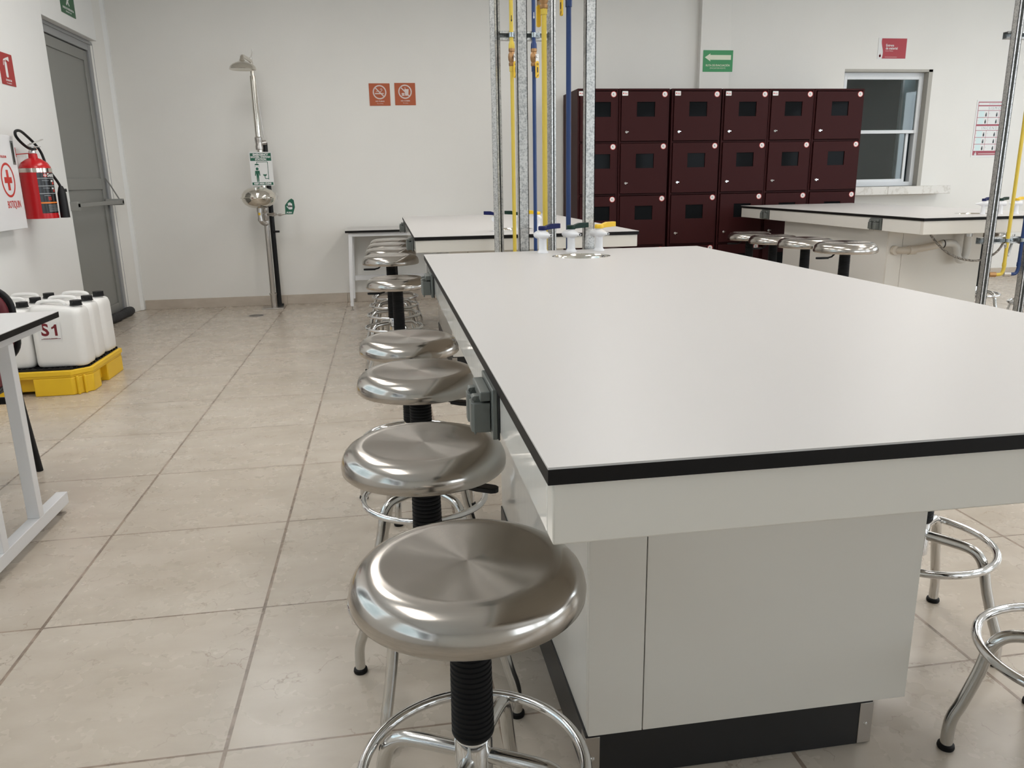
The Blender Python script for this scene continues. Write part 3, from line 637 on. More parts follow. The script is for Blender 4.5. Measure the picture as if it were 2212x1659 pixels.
def clamp(parent, x, y, z, r):
    mb = MB(); mb.lathe([(r+0.0005, -0.011), (r+0.0035, -0.011), (r+0.0035, 0.011), (r+0.0005, 0.011)], 20, None, Matrix.Translation((x, y, z)), closed=True)
    mb.box((x+r+0.002, y-0.003, z-0.011), (x+r+0.022, y+0.003, z+0.011)); mb.cyl((x+r+0.013, y-0.010, z), (x+r+0.013, y+0.010, z), 0.006, n=6)
    mb.build('clamp', 'zinc', parent, bev=0.0005)
def ball_valve(parent, x, y, zc, face, sc=1.0, mx_side=0, lk='lev_y'):
    v = MB(); mx = Matrix.Translation((x, y, zc))
    v.lathe([(0.0, -0.045), (0.013, -0.045), (0.0165, -0.040), (0.0165, -0.028), (0.013, -0.026), (0.018, -0.014), (0.0195, 0), (0.018, 0.014), (0.013, 0.026), (0.0165, 0.028), (0.0165, 0.042), (0.013, 0.046), (0, 0.046)], 8, None, mx @ Matrix.Scale(sc, 4))
    fx, fy = face
    v.cyl((x, y, zc), (x+fx*0.034*sc, y+fy*0.034*sc, zc), 0.008*sc); vo = v.build('valve', 'brass', parent, bev=0.0008)
    ang = math.atan2(fy, fx); ml = Matrix.Translation((x+fx*0.034*sc, y+fy*0.034*sc, zc)) @ Matrix.Rotation(ang, 4, 'Z')
    h = MB(); h.box((0, -0.009*sc, -0.03*sc), (0.003, 0.009*sc, 0.012*sc), 'steel', ml); h.cyl(ml @ Vector((0, 0, 0)), ml @ Vector((0.008, 0, 0)), 0.007*sc, n=6, k='steel')
    pts = [(-0.010, -0.105), (0.010, -0.105), (0.010, -0.025), (-0.010, -0.025)]
    h.prism(rrect(-0.0095*sc, -0.105*sc, 0.0095*sc, -0.022*sc, 0.009*sc, 5), -0.002, 0.0045, lk, ml @ Matrix.Rotation(PI/2, 4, 'Y') @ Matrix.Rotation(PI/2, 4, 'Z'))
    # small black marks on the grip
    mt = ml @ Matrix.Translation((0.0055, 0, 0)) @ Matrix.Rotation(PI/2, 4, 'Z') @ Matrix.Rotation(PI/2, 4, 'X')
    h.prism([(-0.003*sc, -0.078*sc), (0.003*sc, -0.078*sc), (0.003*sc, -0.052*sc), (-0.003*sc, -0.052*sc)], 0, 0.0004, 'ink_black', mt)
    h.prism([(-0.005*sc, -0.098*sc), (-0.003*sc, -0.100*sc), (0.005*sc, -0.090*sc), (0.004*sc, -0.086*sc)], 0, 0.0004, 'ink_black', mt)
    h.ring2d(0, -0.038*sc, 0.003*sc, 0.0052*sc, 0, 'ink_black', 16, mt)
    h.build('valve_handle', lk, vo)
def pipe(name, label, mk, x, y, z0, r, elbow=None, valve=None, clamps=(), coupling=None, arrow=None):
    t = thing(name, label, 'pipe')
    segs = [(z0, RZ)]
    if valve: segs = [(z0, valve-0.034), (valve+0.036, RZ)]
    mb = MB()
    a0 = segs[0][0]
    if elbow:
        ex, ey = elbow
        mb.tube(smooth_path([(x+ex*0.06, y+ey*0.06, a0), (x+ex*0.03, y+ey*0.03, a0), (x+ex*0.010, y+ey*0.010, a0+0.006), (x, y, a0+0.035), (x, y, a0+0.08)], 6), r, 16)
        mb.cyl((x, y, a0+0.05), (x, y, a0+0.075), r+0.002); mb.cyl((x, y, a0+0.07), (x, y, segs[0][1]), r)
    else: mb.cyl((x, y, a0), (x, y, segs[0][1]), r)
    if valve:
        mb.cyl((x, y, segs[0][1]-0.03), (x, y, segs[0][1]-0.002), r+0.003); mb.lathe([(r+0.006, 0), (r+0.005, 0.02), (r, 0.035)], 20, None, Matrix.Translation((x, y, valve+0.042)))
        mb.cyl((x, y, segs[1][0]), (x, y, RZ), r)
    mb.build('pipe_run', mk, t, sharp=50)
    if elbow: MB().cyl((x+elbow[0]*0.045, y+elbow[1]*0.045, a0), (x+elbow[0]*0.085, y+elbow[1]*0.085, a0), r+0.006, n=8).build('union_nut', 'brass' if mk == 'pipe_y' else 'steel', t)
    for z in clamps: clamp(t, x, y, z, r)
    if arrow:
        z, k = arrow; mx = Matrix.Translation((x, y-r-0.0002, z)) @ Matrix.Rotation(PI/2, 4, 'X')
        MB().prism([(0, -0.016), (0.0045, -0.006), (0.0016, -0.006), (0.0016, 0.014), (-0.0016, 0.014), (-0.0016, -0.006), (-0.0045, -0.006)], 0, 0.0006, None, mx).build('flow_arrow', k, t)
    return t
FY = 2.567
p = pipe('gas_pipe', 'thin yellow pipe beside the left open-channel upright behind the foreground bench', 'pipe_y', 2.874, FY, 0.35, 0.0095, valve=1.768, clamps=(1.872,), arrow=(1.945, 'ink_black')); ball_valve(p, 2.874, FY, 1.770, (0.35, -0.94), 0.95)
p = pipe('water_pipe', 'thin blue pipe with a valve just right of the wide galvanised upright', 'pipe_b', 2.985, FY, 0.35, 0.0095, valve=1.768, clamps=(1.872,), arrow=(1.96, 'sign_white')); ball_valve(p, 2.985, FY, 1.770, (0.3, -0.95), 0.95)
p = pipe('gas_pipe', 'thicker yellow pipe behind the navy-levered tap of the foreground bench', 'pipe_y', 2.882, 1.805, 0.35, 0.0105, valve=1.885); ball_valve(p, 2.882, 1.805, 1.885, (-0.45, 0.89), 1.0)
p = pipe('water_pipe', 'thicker blue pipe rising behind the green-levered tap of the foreground bench', 'pipe_b', 2.983, 1.805, 0.35, 0.0105, valve=1.915); ball_valve(p, 2.983, 1.805, 1.915, (-0.95, -0.3), 0.95)
p = pipe('gas_pipe', 'yellow pipe with a bottom elbow on the rack at the right picture edge', 'pipe_y', 6.093, 2.935, 0.545, 0.0105, elbow=(-0.96, 0.25), clamps=(0.76, 1.965))
p = pipe('water_pipe', 'blue pipe with a bottom elbow on the rack at the right picture edge', 'pipe_b', 6.197, 2.935, 0.545, 0.0105, elbow=(-0.96, 0.25), clamps=(0.76, 1.965))
# V bracket on rack C
MB().tube([(6.075, 2.93, 0.74), (6.115, 2.95, 0.665), (6.14, 2.97, 0.66), (6.175, 2.99, 0.74), (6.19, 3.0, 0.79)], 0.008, 8).build('bracket', 'galv', rkC)

# drain under the right-hand bench
t = thing('sink_trap', 'cream and white plastic sink drain pipe curving under the right-hand bench', 'drain pipe')
MB().tube(smooth_path([(5.80, 3.642, 0.650), (5.83, 3.60, 0.650), (5.88, 3.575, 0.652), (6.0, 3.57, 0.668), (6.13, 3.57, 0.688)], 6), 0.025, 20).build('waste_pipe', 'pvc', t)
MB().lathe([(0.025, 0), (0.031, 0), (0.031, 0.05), (0.025, 0.05)], 24, None, Matrix.Translation((5.87, 3.575, 0.652)) @ Matrix.Rotation(PI/2, 4, 'Y')).lathe([(0.025, 0), (0.032, 0.003), (0.032, 0.03), (0.025, 0.03)], 24, None, Matrix.Translation((5.80, 3.638, 0.650)) @ Matrix.Rotation(PI/2, 4, 'X')).build('coupling', 'pvc', t)
MB().tube(smooth_path([(6.11, 3.57, 0.686), (6.16, 3.57, 0.695), (6.21, 3.568, 0.690), (6.240, 3.566, 0.655), (6.250, 3.565, 0.610), (6.268, 3.565, 0.575), (6.300, 3.565, 0.575), (6.318, 3.565, 0.61), (6.320, 3.565, 0.68), (6.318, 3.562, 0.74), (6.305, 3.55, 0.768)], 6), 0.026, 20).build('u_bend', 'pvc_w', t)
MB().lathe([(0.026, 0), (0.030, 0), (0.030, 0.005), (0.026, 0.005)], 24, None, Matrix.Translation((6.128, 3.57, 0.689)) @ Matrix.Rotation(PI/2, 4, 'Y')).build('gasket', 'black', t)
t = tag(MB().tube(smooth_path([(5.84, 3.35, 0.80), (5.90, 3.33, 0.72), (5.99, 3.31, 0.645), (6.10, 3.29, 0.605), (6.22, 3.29, 0.60), (6.35, 3.31, 0.65), (6.42, 3.33, 0.74), (6.44, 3.34, 0.80)], 8), 0.0075, 12).build('braided_hose', 'braid'), 'braided hose hanging in a loop under the right-hand bench', 'hose')

# ================================================================== LOCKERS
LY = 5.95; LZ = 1.985
def sticker(parent, x, z, r=0.027):
    mx = Matrix.Translation((x, -0.0165, z)) @ Matrix.Rotation(PI/2, 4, 'X')
    mb = MB(); mb.prism(arcpts(0, 0, r, 0, 2*PI*39/40, 39), 0, 0.0006, 'sign_white', mx); mb.ring2d(0, 0, r*0.84, r*1.0, 0.0006, 'ink_red', 36, mx, 0.0003)
    mb.prism(rrect(-r*0.35, -r*0.25, r*0.05, r*0.35, r*0.08, 3), 0.0006, 0.0009, 'ink_grey', mx); mb.prism(rrect(0, -r*0.55, r*0.42, 0, r*0.08, 3), 0.0006, 0.0009, 'sign_pink', mx)
    return mb.build('warning_sticker', 'sign_white', parent)
rows = [(1.983-0.022, 1.515), (1.495, 1.033), (1.012, 0.545), (0.525, 0.075)]
def make_locker(wd):
    t = thing('locker', 'x', 'locker')
    d = 0.60; c = MB(); tk = 0.018
    c.box((0, 0, 0.0), (tk, d, LZ)); c.box((wd-tk, 0, 0), (wd, d, LZ)); c.box((tk, 0, LZ-tk), (wd-tk, d, LZ)); c.box((tk, d-0.006, 0.05), (wd-tk, d, LZ-tk)); c.box((tk, 0.01, 0), (wd-tk, d, 0.06))
    for a, b_ in rows[:-1]: c.box((tk, 0.004, b_-0.019), (wd-tk, d-0.006, b_-0.001))
    c.build('carcass', 'maroon', t, bev=0.0015, seg=1)
    for i, (zt, zb) in enumerate(rows):
        x0, x1 = tk+0.002, wd-tk-0.002; w0 = x0+(x1-x0)*0.33; w1 = w0+0.178; wz1 = zt-0.095; wz0 = wz1-0.132
        m_ = MB(); y0, y1 = -0.016, 0.0
        m_.box((x0, y0, zb+0.002), (w0, y1, zt-0.002)); m_.box((w1, y0, zb+0.002), (x1, y1, zt-0.002)); m_.box((w0, y0, wz1), (w1, y1, zt-0.002)); m_.box((w0, y0, zb+0.002), (w1, y1, wz0))
        dr = m_.build('locker_door', 'maroon', t)
        MB().box((w0-0.0, -0.006, wz0), (w1, -0.003, wz1)).build('door_pane', 'smoke', dr)
        lk = MB(); mx = Matrix.Translation((x0+0.05, -0.016, zt-0.365)) @ Matrix.Rotation(PI/2, 4, 'X'); lk.lathe([(0.0125, 0), (0.0125, 0.004), (0.009, 0.008), (0, 0.008)], 20, None, mx)
        lk.box((x0+0.047, -0.03, zt-0.376), (x0+0.053, -0.022, zt-0.354)); lk.box((x0+0.05, -0.034, zt-0.366), (x0+0.068, -0.031, zt-0.359)); lk.build('lock', 'chrome', dr)
        sticker(dr, x1-0.032, zt-0.028 if i == 0 else zt-0.030)
    return t
bounds = [(4.041, 4.432), (4.436, 4.926), (4.950, 5.442), (5.458, 5.930), (5.933, 6.396), (6.400, 6.922)]
ord_ = ['leftmost maroon locker column, half hidden by the blue pipe and galvanised upright', 'second maroon locker column from the left, left of the dark gap', 'third maroon locker column from the left, right of the dark gap', 'fourth maroon locker column from the left', 'fifth maroon locker column from the left, second from the serving window', 'rightmost maroon locker column, without a name plate, overlapping the serving window']
for i, (a, b_) in enumerate(bounds):
    t = make_locker(b_-a); t.location = (a, LY+(0.006 if i in (0,) else 0.0)+(0.01 if i > 2 else 0), 0); t['label'] = ord_[i]; t['group'] = 'maroon lockers against the back wall'
    if i < 5:
        mx = Matrix.Translation((0.052 if i else 0.035, -0.0165, LZ-0.045)) @ Matrix.Rotation(PI/2, 4, 'X')
        mb = MB().prism(rrect(-0.028, -0.02, 0.028, 0.02, 0.004, 3), 0, 0.002, 'sign_white', mx); mb.text('71%d' % (i+3), 0.017, 0.007, -0.003, 0.0024, 'ink_red', mx, bold=0.0006)
        mb.prism(arcpts(-0.016, 0.001, 0.006, 0, 2*PI*11/12, 11), 0.002, 0.0026, 'ink_red', mx); mb.build('name_plate', 'sign_white', t)

# ================================================================== SIGNS
WALLB = Matrix.Rotation(PI/2, 4, 'X')                 # local x -> +X, y -> +Z, facing -Y
def sign(name, label, cat, mx, w_, h_, mk, th=0.003):
    t = thing(name, label, cat); t.matrix_world = mx
    MB().prism(rrect(-w_/2, -h_/2, w_/2, h_/2, 0.002, 3), 0, th).build('panel', mk, t)
    return t
def P(mb, pts, z=0.0032, k='sign_white', h=0.0004): return mb.prism(pts, z, z+h, k)
def circ(cx, cy, r, n=24): return arcpts(cx, cy, r, 0, 2*PI*(n-1)/n, n-1)
def line(x0, y0, x1, y1, w_):
    d = Vector((x1-x0, y1-y0)).normalized(); q = Vector((-d.y, d.x))*w_/2
    return [(x0+q.x, y0+q.y), (x0-q.x, y0-q.y), (x1-q.x, y1-q.y), (x1+q.x, y1+q.y)]
bw = RY1-0.0005
# no smoking
s = sign('no_smoking_sign', 'square orange prohibition sign with a struck-out cigarette, left of the pair', 'sign', Matrix.Translation((2.237, bw, 2.001)) @ WALLB, 0.2, 0.205, 'sign_orange')
mb = MB(); k = 'sign_pink'; cy = 0.022
P(mb, [(-0.045, cy-0.018), (0.032, cy-0.018), (0.032, cy-0.008), (-0.045, cy-0.008)], k=k); P(mb, [(0.034, cy-0.018), (0.040, cy-0.018), (0.040, cy-0.008), (0.034, cy-0.008)], k=k)
for q in ((0.006, 0.030, 0.020, 0.036), (0.020, 0.036, 0.026, 0.022), (0.026, 0.022, 0.006, 0.006), (-0.034, 0.01, -0.014, 0.012)): P(mb, line(q[0], cy+q[1]-0.004, q[2], cy+q[3]-0.004, 0.005), k=k)
mb.build('pictogram', k, s)
mb = MB(); mb.ring2d(0, cy, 0.054, 0.065, 0.0036, k, 48); P(mb, line(-0.042, cy+0.042, 0.042, cy-0.042, 0.010), 0.0036, k); mb.build('prohibition_ring', k, s)
MB().text('NO FUMAR', 0.017, 0, -0.062, 0.0035, k, bold=0.0003).text('No smoking', 0.012, 0, -0.082, 0.0035, k).build('lettering', k, s)
s = sign('no_eating_sign', 'square orange prohibition sign with a struck-out cup and food, right of the pair', 'sign', Matrix.Translation((2.482, bw, 2.005)) @ WALLB, 0.2, 0.205, 'sign_orange')
mb = MB()
P(mb, [(0.0, cy-0.036), (0.030, cy-0.036), (0.036, cy+0.024), (-0.006, cy+0.024)], k=k); P(mb, line(0.004, cy+0.024, 0.0, cy+0.042, 0.005), k=k)
P(mb, rrect(-0.034, cy-0.038, -0.006, cy-0.028, 0.004, 3), k=k); P(mb, rrect(-0.034, cy-0.026, -0.006, cy-0.012, 0.006, 3), k=k); mb.build('pictogram', k, s)
mb = MB(); mb.ring2d(0, cy, 0.054, 0.065, 0.0036, k, 48); P(mb, line(-0.042, cy+0.042, 0.042, cy-0.042, 0.010), 0.0036, k); mb.build('prohibition_ring', k, s)
MB().text('NO COMER', 0.017, 0, -0.062, 0.0035, k, bold=0.0003).text('No eating', 0.012, 0, -0.082, 0.0035, k).build('lettering', k, s)
# evacuation route
s = sign('evacuation_sign', 'green evacuation route sign with a left-pointing arrow above the lockers', 'sign', Matrix.Translation((5.65, RY1-0.0705, 2.312)) @ WALLB, 0.318, 0.205, 'sign_green')
mb = MB(); P(mb, [(-0.142, 0.035), (-0.082, 0.072), (-0.086, 0.057), (0.138, 0.057), (0.138, 0.012), (-0.086, 0.012), (-0.080, -0.004)], k='sign_cream'); mb.build('arrow', 'sign_cream', s)
MB().text('RUTA DE EVACUACIÓN', 0.026, 0, -0.042, 0.0035, 'sign_cream', bold=0.0004, sx=0.92).text('EVACUATION ROUTE', 0.018, 0, -0.068, 0.0035, 'sign_cream', sx=0.95).build('lettering', 'sign_cream', s)
# entrega de material
s = sign('service_sign', 'small red and white sign above the serving window', 'sign', Matrix.Translation((7.62, bw, 2.455)) @ WALLB, 0.33, 0.208, 'sign_white')
mb = MB(); cur = [(-0.118+0.012*math.sin(i/12*PI*1.6+0.3), -0.099+0.198*i/12) for i in range(13)]; P(mb, [(0.160, -0.099)]+[(0.160, 0.099)]+cur[::-1], k='sign_crimson'); mb.build('red_field', 'sign_crimson', s)
mb = MB().text('Entrega', 0.034, -0.078, 0.030, 0.0040, 'sign_white', align='LEFT', bold=0.0006, sx=0.9).text('de material', 0.034, -0.078, 0.001, 0.0040, 'sign_white', align='LEFT', bold=0.0006, sx=0.9).text('Service Window', 0.013, -0.078, -0.024, 0.004, 'sign_pink', align='LEFT'); P(mb, [(-0.08, -0.086), (0.06, -0.086), (0.06, -0.083), (-0.08, -0.083)], 0.0038, 'sign_pink'); mb.build('lettering', 'sign_white', s)
mb = MB(); P(mb, circ(-0.138, -0.072, 0.010), k='sign_crimson'); P(mb, [(-0.150, -0.060), (-0.141, -0.068), (-0.134, -0.048), (-0.128, -0.068), (-0.122, -0.072), (-0.130, -0.086), (-0.146, -0.086)], k='sign_crimson'); mb.build('emblem', 'sign_crimson', s)
# earthquake / fire poster
pw, ph = 0.44, 0.605
s = sign('safety_poster', 'white and red earthquake and fire instruction poster at the right of the serving window', 'poster', Matrix.Translation((8.70+pw/2, bw, 1.637)) @ WALLB, pw, ph, 'sign_white')
mb = MB(); x0, x1 = -pw/2+0.018, pw/2-0.018; yt = ph/2-0.018
P(mb, [(x0, -ph/2+0.022), (x1, -ph/2+0.022), (x1, yt), (x0, yt)], 0.0030, 'poster_red'); mb.build('red_field', 'poster_red', s)
mb = MB(); bandy = [(yt-0.010, yt-0.036), (yt-0.048, yt-0.090)]
for a, b_ in bandy: P(mb, [(x0+0.006, b_), (x1-0.006, b_), (x1-0.006, a), (x0+0.006, a)], 0.0034)
def grid(ytop, nrow):
    y = ytop
    for r in range(nrow):
        for c in range(3):
            cw = (x1-x0-0.012-0.008)/3; xa = x0+0.006+c*(cw+0.004)
            P(mb, [(xa, y-0.068), (xa+cw, y-0.068), (xa+cw, y), (xa, y)], 0.0034)
            if c == 0: P(mb, [(xa+0.018, y-0.066), (xa+cw*0.62, y-0.066), (xa+cw*0.62, y-0.002), (xa+0.018, y-0.002)], 0.0038, 'poster_cyan', 0.0002)
            kx = xa+cw*0.8; ky = y-0.04; P(mb, circ(kx, ky+0.016, 0.006, 12), 0.0042, 'ink_black', 0.0002); P(mb, rrect(kx-0.010, ky-0.02, kx+0.008, ky+0.010, 0.003, 2), 0.0042, 'ink_black', 0.0002)
        y -= 0.073
    return y
y = grid(yt-0.095, 2)-0.014
P(mb, [(x0+0.006, y-0.044), (x1-0.006, y-0.044), (x1-0.006, y), (x0+0.006, y)], 0.0034); y2 = y-0.049; y3 = grid(y2, 3)
mb.build('instruction_grid', 'sign_white', s)
tx = MB().text('SISMO', 0.040, 0, yt-0.070, 0.0040, 'ink_grey', spacing=1.5).text('INCENDIO', 0.040, 0, y-0.023, 0.0040, 'ink_grey', spacing=1.45).text('QUE HACER EN CASO DE', 0.013, 0, yt-0.023, 0.004, 'ink_grey')
for r in range(5):
    yy = (yt-0.095-0.073*r-0.03) if r < 2 else (y2-0.073*(r-2)-0.03)
    for c in range(3): MB().text(str((r if r < 2 else r-2)*3+c+1), 0.016, x0+0.016+c*((x1-x0)/3), yy, 0.0042, 'ink_grey').build('numeral', 'ink_grey', s)
tx.build('lettering', 'ink_grey', s)
mb = MB(); P(mb, circ(x0+0.036, -ph/2+0.034, 0.013), 0.0036); P(mb, [(x0+0.03, -ph/2+0.04), (x0+0.042, -ph/2+0.04), (x0+0.038, -ph/2+0.066)], 0.0036); P(mb, rrect(x0+0.07, -ph/2+0.034, x1-0.02, -ph/2+0.04, 0.001, 2), 0.0036, 'sign_pink'); mb.build('emblem', 'sign_white', s)

WALLL = Matrix.Rotation(PI/2, 4, 'Z') @ Matrix.Rotation(PI/2, 4, 'X')      # facing +X, local x -> +Y
xw = XL+0.0005
s = sign('extinguisher_sign', 'red fire extinguisher pictogram sign on the left wall above the extinguisher', 'sign', Matrix.Translation((xw, 4.425, 1.941)) @ WALLL, 0.20, 0.20, 'sign_red')
mb = MB(); P(mb, rrect(-0.026, -0.052, 0.006, 0.046, 0.010, 4)); P(mb, rrect(-0.016, 0.04, -0.004, 0.062, 0.002, 2)); P(mb, [(-0.035, 0.058), (0.0, 0.070), (0.045, 0.082), (0.045, 0.052), (0.0, 0.060), (-0.035, 0.05)]); P(mb, line(-0.035, 0.055, -0.044, 0.02, 0.006)); mb.build('pictogram', 'sign_white', s)
MB().text('EXTINTOR', 0.017, 0, -0.070, 0.0035, 'sign_white', bold=0.0003).text('Fire extinguisher', 0.011, 0, -0.087, 0.0035, 'sign_white').build('lettering', 'sign_white', s)
s = sign('exit_sign', 'dark green emergency exit sign above the grey door, cut by the top picture edge', 'sign', Matrix.Translation((xw, 5.735, 2.612)) @ WALLL, 0.30, 0.205, 'sign_exitgreen')
mb = MB(); P(mb, circ(-0.01, 0.052, 0.014)); P(mb, [(-0.03, 0.034), (0.018, 0.040), (0.034, 0.012), (0.024, 0.006), (0.010, 0.022), (0.020, -0.004), (0.040, -0.028), (0.026, -0.034), (0.004, -0.010), (-0.02, -0.034), (-0.034, -0.026), (-0.010, 0.004), (-0.014, 0.020)]); mb.build('pictogram', 'sign_white', s)
MB().text('SALIDA DE EMERGENCIA', 0.022, 0, -0.058, 0.0035, 'sign_white', bold=0.0003, sx=0.95).text('EMERGENCY EXIT', 0.015, 0, -0.082, 0.0035, 'sign_white').build('lettering', 'sign_white', s)

# ================================================================== EMERGENCY SHOWER
t = thing('emergency_shower', 'polished steel emergency shower and eyewash station standing against the back wall', 'emergency shower', (1.095, 6.41, 0))
MB().box((-0.105, -0.10, 0), (0.105, 0.10, 0.012)).build('base_plate', 'steel', t, bev=0.002)
MB().cyl((0, 0, 0.012), (0, 0, 0.13), 0.028).lathe([(0.028, 0.13), (0.036, 0.133), (0.036, 0.145), (0.028, 0.15)], 24).build('foot_sleeve', 'steel', t)
MB().cyl((0, 0, 0.14), (0, 0, 0.80), 0.024).build('lower_pole', 'steel', t)
MB().cyl((0.004, 0, 0.80), (0.004, 0, 1.56), 0.024).build('middle_pole', 'polish', t)
MB().lathe([(0.024, 1.49), (0.034, 1.495), (0.036, 1.52), (0.030, 1.545), (0.034, 1.565), (0.036, 1.60), (0.024, 1.61)], 24).cyl((0, 0, 1.55), (0.06, 0.03, 1.56), 0.022).build('tee_fitting', 'steel', t)
MB().cyl((0, 0, 1.60), (0, 0, 2.14), 0.026).build('upper_pole', 'polish', t)
arm = MB(); arm.tube(smooth_path([(0, 0, 2.12), (0.0, 0, 2.20), (0.0, -0.02, 2.235), (0.0, -0.06, 2.262), (-0.02, -0.20, 2.27), (-0.028, -0.28, 2.268), (-0.03, -0.315, 2.25), (-0.03, -0.325, 2.215)], 6), 0.018, 18); arm.build('arm', 'polish', t)
MB().lathe([(0.0, 0.075), (0.020, 0.072), (0.026, 0.055), (0.05, 0.045), (0.085, 0.030), (0.107, 0.010), (0.115, -0.014), (0.112, -0.016), (0.10, -0.010), (0, -0.006)], 48).build('shower_head', 'polish', t, (-0.03, -0.325, 2.17))
MB().cyl((0.005, -0.05, 2.225), (0.005, -0.05, 2.29), 0.012).tube([(0.005, -0.05, 2.28), (0.025, -0.06, 2.33), (0.03, -0.06, 2.36)], 0.004, 8).tube([(0.005, -0.05, 2.27), (-0.05, -0.05, 2.30)], 0.005, 8).build('pull_valve', 'steel', t)
MB().tube(smooth_path([(0.03, -0.03, 2.1), (0.035, -0.025, 1.9), (0.045, -0.01, 1.7), (0.052, -0.01, 1.6)], 4), 0.003, 8).build('pull_rod', 'steel', t)
bowl = MB(); bz = 1.058
prof = [(0.0, 0.098), (0.05, 0.096), (0.09, 0.086), (0.125, 0.066), (0.146, 0.038), (0.153, 0.008), (0.163, 0.004), (0.163, -0.002), (0.153, -0.004), (0.147, -0.032), (0.128, -0.060), (0.09, -0.084), (0.05, -0.093), (0, -0.095)]
bowl.lathe(prof, 56); bowl.box((-0.004, -0.12, 0.07), (0.004, 0.1, 0.092)) ; bowl.build('eyewash_bowl', 'polish', t, (-0.03, -0.13, bz), sharp=50)
MB().box((0.0, -0.008, -0.012), (0.022, 0.008, 0.006)).cyl((0.012, 0, -0.03), (0.012, 0, 0.035), 0.002).build('cover_hinge', 'steel', t, (0.125, -0.13, bz+0.012))
MB().tube(smooth_path([(-0.035, -0.12, 0.975), (-0.035, -0.12, 0.90), (-0.03, -0.115, 0.845), (-0.015, -0.07, 0.82), (0, -0.02, 0.815), (0, 0.0, 0.815)], 6), 0.021, 18).cyl((-0.035, -0.12, 0.93), (-0.035, -0.12, 0.965), 0.025).cyl((-0.033, -0.12, 0.845), (-0.035, -0.12, 0.87), 0.025).build('drain_pipe', 'steel', t)
MB().box((-0.045, -0.1425, 0.90), (-0.026, -0.1405, 0.922)).build('warning_tag', 'lev_y', t)
MB().lathe([(0.024, 0.80), (0.030, 0.805), (0.030, 0.84), (0.026, 0.845), (0.031, 0.86), (0.031, 0.91), (0.026, 0.915), (0.03, 0.925), (0.03, 0.955), (0.024, 0.96)], 20).cyl((0, 0, 0.90), (0.09, -0.06, 0.90), 0.014).cyl((0.07, -0.045, 0.90), (0.10, -0.065, 0.90), 0.02, n=6).tube([(0.09, -0.06, 0.90), (0.16, -0.08, 0.895), (0.21, -0.09, 0.905)], 0.0045, 8).cyl((0.13, -0.07, 0.897), (0.155, -0.078, 0.896), 0.011).build('eyewash_valve', 'steel', t)
ph_ = MB(); pts = [(0.195, 0.90), (0.265, 0.90), (0.288, 0.965), (0.282, 1.03), (0.262, 1.045), (0.235, 1.03), (0.198, 0.985)]
mxp = Matrix.Translation((0, -0.09, 0)) @ Matrix.Rotation(PI/2, 4, 'X')
ph_.prism(pts, 0, 0.003, None, mxp); pho = ph_.build('push_plate', 'sign_dkgreen', t)
hd = MB(); z = 0.0032
for dx, ln in ((-0.016, 0.030), (-0.006, 0.036), (0.004, 0.034), (0.013, 0.026)): hd.prism(rrect(0.246+dx-0.0042, 0.965, 0.246+dx+0.0042, 0.975+ln, 0.004, 3), z, z+0.0004, None, mxp)
hd.prism(rrect(0.226, 0.945, 0.264, 0.982, 0.010, 4), z, z+0.0004, None, mxp); hd.prism(line(0.23, 0.955, 0.214, 0.975, 0.009), z, z+0.0004, None, mxp)
hd.text('PUSH', 0.020, 0.232, 0.915, z+0.0002, None, mxp, bold=0.0008); hd.build('hand_pictogram', 'sign_white', pho)
# station sign
mxs = Matrix.Translation((0.008, -0.033, 1.32)) @ Matrix.Rotation(PI/2, 4, 'X')
sg = MB().prism(rrect(-0.102, -0.152, 0.102, 0.152, 0.006, 3), 0, 0.003, None, mxs).build('station_sign', 'sign_white', t)
g_ = MB(); Pm = lambda pts, zz=0.0032, k_='sign_dkgreen': g_.prism(pts, zz, zz+0.0004, k_, mxs)
Pm([(-0.095, 0.072), (0.095, 0.072), (0.095, 0.142), (-0.095, 0.142)]); Pm([(-0.095, -0.147), (0.095, -0.147), (0.095, -0.122), (-0.095, -0.122)])
Pm(line(-0.042, 0.062, 0.060, 0.062, 0.005)); Pm(line(-0.040, 0.064, -0.040, 0.044, 0.005)); Pm(line(0.058, 0.062, 0.058, -0.098, 0.005)); Pm(line(0.058, -0.088, 0.025, -0.088, 0.006)); Pm(line(0.026, -0.085, 0.026, -0.066, 0.006))
Pm([(-0.062, 0.034), (-0.018, 0.034), (-0.028, 0.046), (-0.052, 0.046)]); Pm([(0.008, -0.046), (0.020, -0.052), (0.026, -0.048), (0.032, -0.052), (0.044, -0.046), (0.040, -0.062), (0.028, -0.068), (0.012, -0.062)])
Pm(circ(-0.040, 0.0, 0.013)); Pm([(-0.060, -0.016), (-0.020, -0.016), (-0.016, -0.062), (-0.024, -0.062), (-0.028, -0.040), (-0.030, -0.118), (-0.038, -0.118), (-0.040, -0.07), (-0.042, -0.118), (-0.050, -0.118), (-0.052, -0.040), (-0.056, -0.062), (-0.064, -0.062)])
for a in (-0.062, -0.05, -0.03, -0.018): Pm(line(-0.04+(a+0.04)*0.8, 0.03, a*1.1+0.002, 0.016, 0.0015))
g_.build('pictogram', 'sign_dkgreen', sg)
MB().text('EMERGENCY', 0.024, 0, 0.127, 0.0042, None, mxs, bold=0.0012).text('SHOWER / EYEWASH', 0.022, 0, 0.106, 0.0042, None, mxs, bold=0.001, sx=0.86).text('STATION', 0.024, 0, 0.085, 0.0042, None, mxs, bold=0.0012).text('KEEP AREA CLEAR', 0.021, 0, -0.1345, 0.0042, None, mxs, bold=0.001, sx=0.92).build('lettering', 'sign_white', sg)
